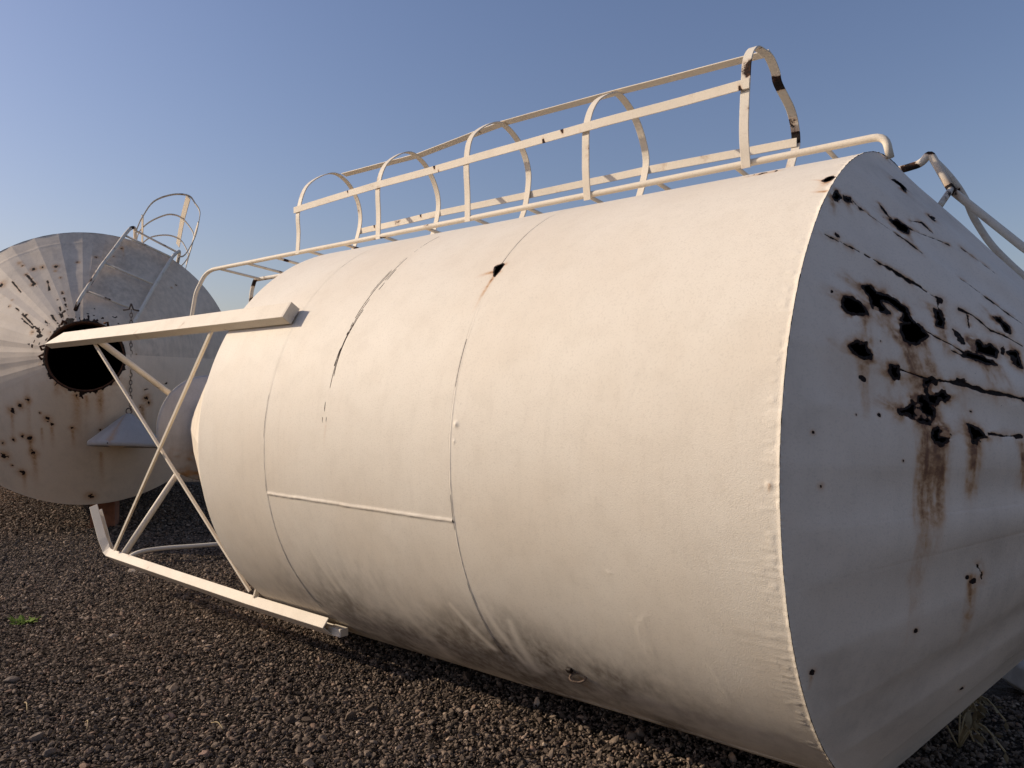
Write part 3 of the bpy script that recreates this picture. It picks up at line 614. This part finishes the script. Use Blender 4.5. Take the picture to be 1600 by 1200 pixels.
# ---------------- ladder along the crest
def rust_at(points):
    def f(V):
        G = np.zeros(len(V)); 
        for p, r in points: d = np.linalg.norm(V - np.array(p), axis=1); G = np.maximum(G, sstep(r, r * .5, d + r * .6 * (fbm(V[:, 0] * 60, V[:, 1] * 60, V[:, 2] * 60, 500, 2) - .5)))
        return np.stack([np.clip(G * .8, 0, 1), G, 0 * G, 1 + 0 * G], -1)
    return f
na, za = .138, 1.313; nb, zb = -.25, 1.272
corner = lambda P, k=4: smooth_path(P, k)
def rounded(pts, r=.05, n=5):
    pts = [np.array(p, float) for p in pts]; out = [pts[0]]
    for a_, b_, c_ in zip(pts[:-2], pts[1:-1], pts[2:]):
        u = a_ - b_; v = c_ - b_; ru = min(r, np.linalg.norm(u) * .45); rv = min(r, np.linalg.norm(v) * .45)
        p0 = b_ + u / np.linalg.norm(u) * ru; p2 = b_ + v / np.linalg.norm(v) * rv
        for k in range(n + 1): t = k / n; out.append((1 - t) ** 2 * p0 + 2 * t * (1 - t) * b_ + t * t * p2)
    out.append(pts[-1]); return out
def railpath(pts, r=.05, amp=.006, seed=0):
    return wobble(densify(rounded(pts, r), .12), amp, seed)
r1 = railpath([L(5.33, .245, .80), L(5.29, .21, 1.13), L(5.26, na + .012, za - .035), L(5.17, na, za), L(-.012, na, za + .004), L(-.03, na, 1.225)], .05, .005, 5)
r2 = railpath([L(5.22, -.24, .95), L(5.20, -.25, 1.18), L(5.15, nb, zb), L(.02, nb, zb), L(-.06, nb, zb + .012), L(-.092, nb, 1.325), L(-.172, nb - .005, 1.15), L(-.433, nb, .868), L(-.80, nb, .53)], .025, .004, 9)
tube('ladder_rail', r1, .0158, M['steel'], T1, 14, wear=rust_at([(L(.565, na, za - .012), .03), (L(1.425, na, za - .012), .025), (L(3.07, na, za - .01), .018)]))
tube('ladder_rail', r2, .0165, M['rail'], T1, 14, wear=rust_at([(L(5.17, nb, zb - .02), .06), (L(-.092, nb, 1.325), .03), (L(-.17, nb, 1.15), .035), (L(-.02, nb, 1.27), .05)]))
r3 = railpath([L(-.10, -.26, 1.30), L(-.149, -.27, 1.237), L(-.192, -.29, 1.168), L(-.224, -.31, 1.097), L(-.242, -.32, 1.034), L(-.304, -.33, .911), L(-.378, -.33, .816), L(-.422, -.33, .765), L(-.70, -.30, .50)], .06, .002, 3)
tube('roof_handrail', r3, .0145, M['rail'], T1, 12, wear=rust_at([(L(-.12, nb - .03, 1.24), .04), (L(-.36, nb - .06, .90), .02)]))
tube('handrail_stub', [L(-.172, nb + .004, 1.15), L(-.165, -.07, 1.05)], .013, M['rail'], T1, 12)
for k in range(13):
    s = 5.055 - .403 * k
    if s < .1: continue
    tube('rung', wobble(densify([L(s, na, za - .004), L(s, nb, zb - .004)], .1), .004, 30 + k), .0105, M['rail'], T1, 10)
for s in (4.0, 2.9, 1.75, .75):
    tube('ladder_bracket', [L(s, nb, zb - .005), Lp(s, R - .01, 101.5)], .009, M['rail'], T1, 8)
HOOPS = [(3.96, [(.150, 1.300), (.142, 1.45), (.145, 1.612), (.069, 1.815), (-.137, 1.950), (-.281, 1.925), (-.388, 1.809), (-.426, 1.666), (-.40, 1.52), (-.335, 1.36), (-.265, 1.283)]),
 (3.075, [(.150, 1.295), (.146, 1.45), (.149, 1.646), (.078, 1.809), (-.104, 1.925), (-.247, 1.893), (-.346, 1.793), (-.400, 1.665), (-.39, 1.53), (-.33, 1.37), (-.265, 1.283)]),
 (2.275, [(.150, 1.295), (.152, 1.45), (.160, 1.656), (.112, 1.811), (-.064, 1.934), (-.194, 1.948), (-.333, 1.873), (-.412, 1.749), (-.420, 1.625), (-.37, 1.44), (-.265, 1.283)]),
 (1.425, [(.152, 1.285), (.165, 1.40), (.168, 1.49), (.157, 1.676), (.079, 1.815), (-.076, 1.909), (-.174, 1.920), (-.309, 1.855), (-.400, 1.751), (-.446, 1.633), (-.417, 1.514), (-.362, 1.40), (-.27, 1.283)]),
 (.565, [(.158, 1.290), (.180, 1.45), (.159, 1.671), (.137, 1.790), (.07, 1.862), (-.024, 1.880), (-.115, 1.880), (-.19, 1.835), (-.225, 1.785), (-.386, 1.710), (-.452, 1.618), (-.455, 1.533), (-.40, 1.45), (-.34, 1.36), (-.27, 1.283)])]
for s, pts in HOOPS:
    C2 = catmull(np.array(pts), 6); P = np.array([L(s, n, z) for n, z in C2]); cn = L(s, -.14, 1.60)
    hints = P - cn
    wr = None
    if s < .6: wr = rust_at([(L(s, -.225, 1.79), .055), (L(s, -.458, 1.58), .05), (L(s, .03, 1.875), .03), (L(s, .155, 1.30), .025), (L(s, -.12, 1.88), .02)])
    else:
        rr = np.random.default_rng(int(s * 100)); wr = rust_at([(P[k], rr.uniform(.005, .014)) for k in rr.integers(2, len(P) - 2, 6)] + [(L(s, .155, 1.30), .022)])
    flat_bar('cage_hoop', P, hints, .044, .007, M['rail'] if s < .6 else M['steel'], T1, wear=wr)
def strap(pts, hint, w=.045, seed=0):
    P = wobble(densify([L(*p) for p in pts], .02), .008, seed); rr = np.random.default_rng(seed)
    wr = rust_at([(P[k] + Z_ * rr.uniform(-.02, .02), rr.uniform(.005, .014)) for k in rr.integers(2, len(P) - 2, 12)])
    return flat_bar('cage_strap', P, hint, w, .006, M['steel'], T1, wear=wr)
strap([(4.0, .155, 1.624), (3.075, .160, 1.645), (2.275, .168, 1.652), (1.425, .180, 1.655), (.54, .178, 1.66)], N_, .046, 61)
strap([(3.95, -.255, 1.962), (3.075, -.225, 1.935), (2.275, -.175, 1.965), (1.425, -.165, 1.945), (.55, -.10, 1.893)], (Z_ * .97 - N_ * .25), .05, 67)
strap([(3.96, -.418, 1.555), (3.075, -.400, 1.56), (2.275, -.422, 1.563), (1.425, -.445, 1.572), (.555, -.448, 1.555)], N_, .045, 71)

# ------------------------------------------------------------ far tank facing the camera
TS = .905; C2_ = np.array([-4.5995, 8.5975, 1.8439]); F2 = np.array([.41986, -.90456, .07408]); F2 /= np.linalg.norm(F2)
U2 = np.cross([0, 0, 1.], F2); U2 /= np.linalg.norm(U2); V2 = np.cross(F2, U2); R2 = 1.651; H2 = 1.36; RH = .38
def Q(w, u, v):
    w, u, v = [np.asarray(t, float)[..., None] for t in (w, u, v)]; return C2_ + (F2 * w + U2 * u + V2 * v) * TS
def Qp(w, r, ph): a = np.asarray(ph) * D2R; return Q(w, r * np.cos(a), r * np.sin(a))
T2 = empty('silo_tank', tuple(C2_ - F2 * 1.5 - np.array([0, 0, 1.75])), 'rust spotted silo tank farther left with a round open hatch hole in its cone', 'silo tank', 'silo tanks lying in the yard')
SB2 = R2 / math.hypot(R2, H2)
def dev2(r, ph): rho = r / SB2; th = ((ph + 270) % 360 - 180) * D2R * SB2; return rho * np.cos(th), rho * np.sin(th)   # cut at the right hand side
def far_plate(i, b0, b1):
    rs = np.concatenate([[R2 + .0], np.arange(R2 - .012, RH, -.012), [RH]]); ps = np.linspace(b0, b1, 20)
    r, p = np.meshgrid(rs, ps, indexing='ij'); half = (b1 - b0) / 2 * D2R; c = (p - (b0 + b1) / 2) / ((b1 - b0) / 2)
    x, y = dev2(r, p)
    tilt = (.020 if i % 2 else -.020) * rng.uniform(.3, 1.0)
    vis = sstep(25, 80, p) * sstep(215, 190, p)
    h = -(r * (1 - math.cos(half))) * (1 - c ** 2) * vis + tilt * .45 * (r / R2) * vis * sstep(R2, R2 - .2, r) * (1 - np.abs(c)) + .012 * (fbm(x * 1.7, y * 1.7, 0, 600, 3) - .5) * sstep(R2, R2 - .1, r)
    seam = .9 * np.exp(-((R2 - .16 - r) / .006) ** 2) * (p > 80) * (p < 140); h += seam * .004
    Rr = 0 * r; G = 0 * r; B = .08 + .16 * sstep(.35, .8, fbm(x * 1.6, y * 2.2, 0, 610, 4)) + .25 * sstep(-150, -100, -np.abs(p)) 
    pn = (p + 180) % 360 - 180
    # rusty lip round the opening
    lip = r - RH; nn = fbm(pn * .16, r * 16, 0, 620, 3); wd = .02 + .10 * sstep(.45, .8, nn) * (.5 + .8 * ((pn > 15) & (pn < 160) | (pn < -80) & (pn > -140)))
    G = np.maximum(G, sstep(wd, wd * .35, lip) * .95) if True else G; Rr = np.maximum(Rr, .55 * np.exp(-lip / .10) * sstep(.35, .7, fbm(x * 14, y * 14, 0, 630, 3)))
    blis = sstep(.66, .74, fbm(x * 24, y * 24, 0, 640, 2)) * np.exp(-((lip - .10) / .12) ** 2) * sstep(20, 60, pn); G = np.maximum(G, blis)
    for (r0, p0, w) in SPOTS2:
        w = w * .72
        ax, ay = dev2(r0, np.float64(p0)); d = np.hypot(x - ax, y - ay)
        if d.min() > .3: continue
        dd = d + w * 1.5 * (fbm(x * 38, y * 38, 0, 650, 3) - .5); G = np.maximum(G, sstep(w * .75, w * .3, dd)); Rr = np.maximum(Rr, .65 * np.exp(-(d / (w * 1.4)) ** 2))
    for (r0, p0, r1, p1, w) in STREAKS2:
        ax, ay = dev2(r0, np.float64(p0)); bx, by = dev2(r1, np.float64(p1)); d, t = seg_dist(x, y, ax, ay, bx, by)
        if d.min() > .3: continue
        v = .55 * np.exp(-(d / (w * (.8 + .6 * t))) ** 2) * (1 - .75 * t); Rr = 1 - (1 - Rr) * (1 - v)
    for (r0, p0, r1, p1) in CRACKS2:
        ax, ay = dev2(r0, np.float64(p0)); bx, by = dev2(r1, np.float64(p1)); d, t = seg_dist(x, y, ax, ay, bx, by)
        if d.min() > .2: continue
        nn = fbm(x * 16, y * 16, 0, 660, 3); dd = d + .02 * (fbm(x * 26, y * 26, 0, 661, 2) - .5)
        G = np.maximum(G, sstep(.016, .006, dd) * sstep(.42, .55, nn)); Rr = np.maximum(Rr, .45 * np.exp(-d / .03) * sstep(.35, .6, nn))
    # long warm streaks running down below the opening
    below = sstep(-15, -60, pn) * sstep(-175, -140, pn); st = fbm(r * np.cos(p * D2R) * 7, r * 1.2, 0, 670, 4)
    Rr = 1 - (1 - Rr) * (1 - .34 * below * sstep(.45, .75, st) * sstep(R2, .7, r))
    w_ = H2 * (1 - r / R2); nw, nr = SB2, H2 / math.hypot(R2, H2)
    V = Qp(w_ + nw * h, r + nr * h, p); wear = np.stack([np.clip(Rr, 0, 1), np.clip(G, 0, 1), np.clip(B, 0, 1), 1 + 0 * r], -1)
    F = grid_faces(len(rs), len(ps))
    return mesh_obj('roof_plate', V.reshape(-1, 3), F, M['far'], T2, wear=wear.reshape(-1, 4))
for k in range(40): far_plate(k, 4 + 9 * k, 13 + 9 * k)
lathe('shell', [(-6.6, .01), (-6.6, R2), (-3.2, R2), (-1.6, R2), (-.4, R2 + .004), (0, R2)], 96, M['far'], T2, flat=False, fn=Qp)  # unseen back of the tank, lengthened to shade the gravel behind
# lip ring and dark inside neck
wl = H2 * (1 - RH / R2)
lathe('hatch_neck', [(wl + .01, RH + .004), (wl + .012, RH - .012), (wl - .16, RH - .014), (wl - .16, RH + .002), (wl - .01, RH + .006)], 60, M['rust'], T2, flat=False, fn=Qp)
for ang in (168, 182, 120, 60):
    tube('hinge_lug', [Qp(wl + .01, RH + .02, ang - 3), Qp(wl + .05, RH + .05, ang), Qp(wl + .01, RH + .03, ang + 4)], .012, M['rust'], T2, 8)
# ladder across the far cone, going over the eave and down the shell inside a cage
la = [(.973, -.099, .506), (.878, -.071, .639), (.5, .128, 1.138), (.092, .362, 1.649), (.02, .415, 1.745), (-.10, .458, 1.785), (-.28, .46, 1.73), (-2.6, .46, 1.70)]
lb = [(.93, .455, .36), (.869, .489, .434), (.515, .674, .901), (.109, .895, 1.404), (.0, .965, 1.50), (-.12, .98, 1.525), (-.28, .975, 1.48), (-2.6, .96, 1.45)]
la, lb = [[(w + .12 * max(0, 1 - math.hypot(u, v) / R2), u, v) for w, u, v in q] for q in (la, lb)]
tube('ladder_rail', railpath([Q(*p) for p in la], .06, .01, 81), .019, M['rail'], T2, 10, wear=rust_at([(Q(.973, -.099, .506), .14), (Q(.7, .03, .88), .09), (Q(.45, .16, 1.2), .04), (Q(.25, .27, 1.45), .04), (Q(.0, .43, 1.75), .06)]))
tube('ladder_rail', railpath([Q(*p) for p in lb], .06, .01, 84), .019, M['rail'], T2, 10, wear=rust_at([(Q(.4, .74, 1.03), .03)]))
def lerp3(a, b, t): return np.array(a) * (1 - t) + np.array(b) * t
A3, B3, C3, E3 = np.array(la[1]), np.array(la[3]), np.array(lb[1]), np.array(lb[3])
for k, t in enumerate((.12, .52, .97)):
    a3 = A3 * (1 - t) + B3 * t; c3 = C3 * (1 - t) + E3 * t
    tube('rung', [Q(*a3), Q(*c3)], .013, M['rail'], T2, 8, wear=rust_at([(Q(*lerp3(a3, c3, q)), .10 if k == 0 else .03) for q in ((.15, .35, .55) if k == 0 else (.2, .75))]))
for k in range(6):
    w_ = -.14 - .45 * k; tube('rung', [Q(w_, .46, 1.76 if k == 0 else 1.71), Q(w_, .97, 1.51 if k == 0 else 1.455)], .012, M['rail'], T2, 8)
HA = [(.46, 1.72), (.50, 1.84), (.54, 1.937), (.672, 2.16), (.898, 2.278), (1.09, 2.282), (1.168, 2.187), (1.223, 2.09), (1.215, 1.96), (1.169, 1.742), (1.05, 1.50), (.97, 1.46)]
HB = [(.46, 1.72), (.489, 1.951), (.614, 2.114), (.797, 2.231), (.919, 2.261), (1.042, 2.219), (1.166, 2.066), (1.191, 1.941), (1.117, 1.663), (.97, 1.46)]
HCc = [(.46, 1.72), (.50, 1.98), (.57, 2.10), (.685, 2.179), (.877, 2.215), (1.036, 2.171), (1.125, 2.05), (1.161, 1.906), (1.10, 1.64), (.97, 1.46)]
for w_, pts in ((-.15, HA), (-1.0, HB), (-1.95, HCc)):
    C2p = catmull(np.array(pts), 5); P = Q(np.full(len(C2p), w_), C2p[:, 0], C2p[:, 1]); flat_bar('cage_hoop', P, P - Q(w_, .8, 1.85), .045, .010, M['rail'], T2)
for pts, wdt in (([(-.13, 1.085, 2.265), (-1.0, 1.05, 2.225), (-2.3, 1.03, 2.16)], .075), ([(-.13, 1.205, 1.93), (-2.3, 1.15, 1.86)], .03), ([(-.13, .545, 1.96), (-2.3, .53, 2.00)], .03)):
    P = np.array([Q(*p) for p in pts]); flat_bar('cage_strap', densify(P, .2), P[0] - Q(pts[0][0], .3, 1.75), wdt, .008, M['steel'], T2)

# chain and the conical hatch lid hanging from it
def link_geo(c, up, side, ln, wd, r, seg=6, n=14):
    P = []
    for i in range(n + 1):
        t = 2 * math.pi * i / n; P.append(c + up * math.copysign(abs(math.cos(t)) ** .6, math.cos(t)) * ln + side * math.sin(t) * wd)
    return tube_geo(np.array(P), r, seg)
def px_pt(): pass
ctop = np.array([-3.862, 7.965, 2.400]); cbot = np.array([-3.862, 7.965, 1.375])
CH = empty('chain', tuple(ctop), 'rusty steel chain hanging down the face of the far tank, holding the conical lid', 'chain')
nl = 27; ln = np.linalg.norm(ctop - cbot) / nl
base = None
for k in range(nl):
    c = ctop + (cbot - ctop) * (k + .5) / nl; side = (U2 if k % 2 else F2)
    nm = mesh_obj('link', *link_geo(c, np.array([0, 0, 1.0]), side, ln * .60, .012, .0036), M['chain'], CH)
for s_ in (-1, 1):
    tube('hook', [ctop + U2 * .075 * s_ + np.array([0, 0, -.01]), ctop + U2 * .02 * s_, ctop + np.array([0, 0, .06])], .008, M['chain'], CH, 8)
LC = np.array([-3.905, 7.977, 1.015])
lid = empty('hatch_lid', tuple(LC), 'small conical grey white steel lid hanging by a chain in front of the far tank', 'lid')
ax = np.array([.02, .10, 1.0]); ax /= np.linalg.norm(ax); lu = np.cross(ax, [0, 1., 0]); lu /= np.linalg.norm(lu); lv = np.cross(ax, lu)
def lidp(w, r, ph):
    a = np.asarray(ph) * D2R; c, s_ = np.cos(a)[..., None], np.sin(a)[..., None]
    return LC + (ax * np.asarray(w)[..., None] + (lu * c + lv * s_) * np.asarray(r)[..., None]) * .905
def lidw(V):
    n = fbm(V[:, 0] * 22, V[:, 1] * 22, V[:, 2] * 22, 700, 3); d = np.linalg.norm(V - (LC + ax * .31), axis=1)
    return np.stack([.5 * sstep(.6, .8, n), .9 * np.exp(-(d / .05) ** 2) * sstep(.4, .6, n), .35 * sstep(.4, .7, n), 1 + 0 * n], -1)
lathe('lid_cone', [(.365, .03), (.345, .06), (.045, .388), (.040, .388), (.33, .05)], 28, M['lid'], lid, flat=True, fn=lidp, wear=lidw)
lathe('lid_band', [(.046, .386), (.042, .392), (-.008, .392), (-.008, .388), (.040, .384)], 64, M['lid'], lid, flat=False, fn=lidp, wear=lidw)
V, F = box_geo(lidp(.0, .3935, 100), lu * .006, ax * .006, lv * .004)
V = lidp(np.full(10, .005) , np.full(10, .3965), 88 + 1.2 * np.cos(np.arange(10) * .628)); V = V + ax * (.008 * np.sin(np.arange(10) * .628))[:, None]
mesh_obj('bolt_hole_disc', V + ax * .012, [tuple(range(10))], M['dark'], lid, smooth=False)  # flat dark disc; the shade inside the hole is only its colour
tube('lid_ring', [lidp(.36, .0, 0) + np.array([math.cos(t) * .03, 0, .03 + math.sin(t) * .03]) for t in np.linspace(0, 2 * math.pi, 14)], .006, M['chain'], lid, 6)

# ------------------------------------------------------------ small things on the ground
def gz(x, y): return float(ground_h(np.array(x), np.array(y)))
def block(c, size, rz, label, mat, cat='block', name='timber_block'):
    o = empty(name, (c[0], c[1], c[2] - size[2] / 2), label, cat)
    cr, sr = math.cos(rz), math.sin(rz)
    V, F = box_geo(c, (size[0] / 2 * cr, size[0] / 2 * sr, 0), (-size[1] / 2 * sr, size[1] / 2 * cr, 0), (0, 0, size[2] / 2))
    return o, V, F
bl, V, F = block((-4.80, 9.30, .15), (.26, .30, .36), .30, 'reddish timber block propping up the front of the far tank', M['block'])
bpy.data.objects.remove(bl)
bl = tag(mesh_obj('timber_block', V, F, M['block'], smooth=False, at=(-4.83, 9.32, 0)), 'reddish timber block propping up the front of the far tank', 'block'); bevel(bl, .008)
pp = [np.array(p) for p in ((-3.52, 7.15, .03), (-3.40, 7.18, .10), (-3.22, 7.30, .115), (-2.9, 7.42, .12), (-2.3, 7.62, .14), (-1.9, 7.78, .15))]
pp = wobble(catmull(np.array(pp), 5), .006, 91)
V, F = tube_geo(pp, .019, 12); tag(mesh_obj('pipe', V, F, M['steel'], at=pp[0]), 'thin bent white pipe lying on the gravel between the two tanks', 'pipe')

def rock(x, y, size, mat, label, sq=(1, .8, .65), seed=0, rz=0.0, sink=.28, smooth=True):
    me = rock_mesh('stone', 900 + seed, mat, 3, sq, flat=not smooth)
    o = bpy.data.objects.new('stone', me); COL.objects.link(o); o.location = (x, y, gz(x, y) + size * sq[2] * sink); o.scale = (size,) * 3; o.rotation_euler = (0.1, .05, rz)
    return tag(o, label, 'stone', 'larger stones among the gravel')
rock(-1.62, 3.74, 0.069, M['pinkstone'], 'pinkish angular stone at the lower left among dark gravel', (1.1, .7, .5), 1, .4)
rock(-2.43, 5.88, 0.069, M['greystone'], 'rounded brown stone just below the lower leg of the tank', (1, .9, .9), 2)
rock(-3.45, 5.62, 0.063, M['greystone'], 'rounded grey stone behind the green weed', (1.1, .8, .6), 3)
rock(-2.64, 4.18, 0.079, M['greystone'], 'smooth grey brown stone at the left edge of the photo', (1.2, .8, .5), 4, .3)
rock(.14, 3.43, 0.036, M['palestone'], 'small pale stone lying by the shadow edge at the bottom', (1, .8, .7), 5, .8, .4, False)
rock(-3.30, 6.85, 0.092, M['palestone'], 'flat tan stone beside the bent foot of the lower leg', (1.6, .7, .25), 6, -.35, .5, False)
rock(-3.18, 6.78, 0.066, M['greystone'], 'small grey stone tucked under the lower leg near its bend', (1.3, .7, .3), 7, -.2)
rock(-2.05, 5.06, 0.056, M['greystone'], 'low flat brown stone in the gravel right of the weed', (1.5, .9, .45), 8, .5)
rock(-2.10, 3.50, 0.066, M['greystone'], 'chunky brown stone in the bottom left corner', (1, .9, .8), 9)
rock(-1.30, 3.36, 0.050, M['pinkstone'], 'small rounded reddish stone at the bottom edge', (1, .9, .7), 10)
rock(-1.95, 3.34, 0.056, M['greystone'], 'round grey stone at the bottom edge near the left corner', (1, .9, .8), 11)

def straw(pts, r, label):
    P = catmull(np.array(pts, float), 4); V, F = tube_geo(P, r, 6); tag(mesh_obj('dry_stalk', V, F, M['twig'], at=P[0]), label, 'stalk')
straw([(-2.37, 3.85, .03), (-2.33, 3.80, .045), (-2.29, 3.74, .03)], .0028, 'short dry stalk at the left edge of the gravel')
straw([(-1.95, 3.62, .03), (-1.92, 3.585, .05), (-1.90, 3.54, .03)], .0024, 'dry curved stalk between stones in the lower left')
straw([(-1.37, 3.61, .03), (-1.33, 3.58, .045), (-1.29, 3.54, .03)], .0024, 'thin pale stalk on the gravel near the tank shadow')

def weed(x, y, label):
    o = empty('weed', (x, y, gz(x, y)), label, 'weed'); r = np.random.default_rng(5)
    for k in range(34):
        a = r.uniform(0, 6.28); l = r.uniform(.03, .07); px, py = x + r.normal(0, .035), y + r.normal(0, .03)
        d = np.array([math.cos(a), math.sin(a), 0]); sd_ = np.array([-d[1], d[0], 0]); up = r.uniform(.35, 1.1); z = gz(px, py)
        V = []; 
        for t, w in ((0, .006), (.35, .011), (.7, .009), (1, .001)):
            c = np.array([px, py, z]) + d * l * t + Z_ * (l * up * t - .05 * t * t * l * 8 * .5)
            V += [c - sd_ * w, c + Z_ * .003, c + sd_ * w]
        F = [(i * 3 + j, i * 3 + j + 1, i * 3 + j + 4, i * 3 + j + 3) for i in range(3) for j in (0, 1)]
        mesh_obj('leaf', np.array(V), F, M['weed'], o)
weed(-3.24, 5.27, 'small bright green weed growing alone in the gravel')
def dead_plant(x, y, label):
    o = empty('dry_weed', (x, y, gz(x, y)), label, 'weed'); r = np.random.default_rng(11)
    for k in range(9):
        a = r.uniform(0, 6.28); d = np.array([math.cos(a), math.sin(a), 0]); l = r.uniform(.10, .26)
        P = catmull(np.array([(x, y, 0), np.array([x, y, 0]) + d * l * .45 + Z_ * l * .6, np.array([x, y, 0]) + d * l + Z_ * l * r.uniform(.3, .8)]), 4)
        V, F = tube_geo(P, .004, 6); mesh_obj('stalk', V, F, M['twig'], o)
        for q in range(3):
            c = P[-1 - q]; e1 = r.normal(size=3); e1 /= np.linalg.norm(e1); e2 = np.cross(e1, r.normal(size=3)); e2 /= np.linalg.norm(e2); s_ = r.uniform(.02, .04)
            V = [c, c + e1 * s_ + e2 * s_ * .5, c + e1 * s_ * 2.2, c + e1 * s_ - e2 * s_ * .5, c + e1 * s_ * 1.1 + np.cross(e1, e2) * s_ * .3]
            mesh_obj('leaf', np.array(V), [(0, 1, 4), (1, 2, 4), (2, 3, 4), (3, 0, 4)], M['deadleaf'], o)
dead_plant(1.93, 3.42, 'dry brown weed in the dark under the right end of the near tank')
dead_plant(2.12, 3.72, 'second smaller dry weed in shadow beneath the near tank cone')
# pale block seen at the right edge
def pale_block():
    c = np.array([2.70, 4.05, .10]); pr = [(-.13, -.06), (-.13, .05), (-.08, .11), (.1, .11), (.15, .04), (.15, -.11), (-.07, -.11)]
    V = []; 
    for yy in (-.12, .12):
        for u, v in pr: V.append(c + np.array([u, yy, v]))
    k = len(pr); F = [tuple(range(k))[::-1], tuple(range(k, 2 * k))] + [(j, (j + 1) % k, (j + 1) % k + k, j + k) for j in range(k)]
    o = mesh_obj('concrete_block', np.array(V), F, M['concrete'], smooth=False, at=(2.70, 4.05, 0)); bevel(o, .012, 3)
    tag(o, 'pale chamfered concrete block in the shadow at the right edge', 'block')
pale_block()
for name in list(ORIG):
    pass
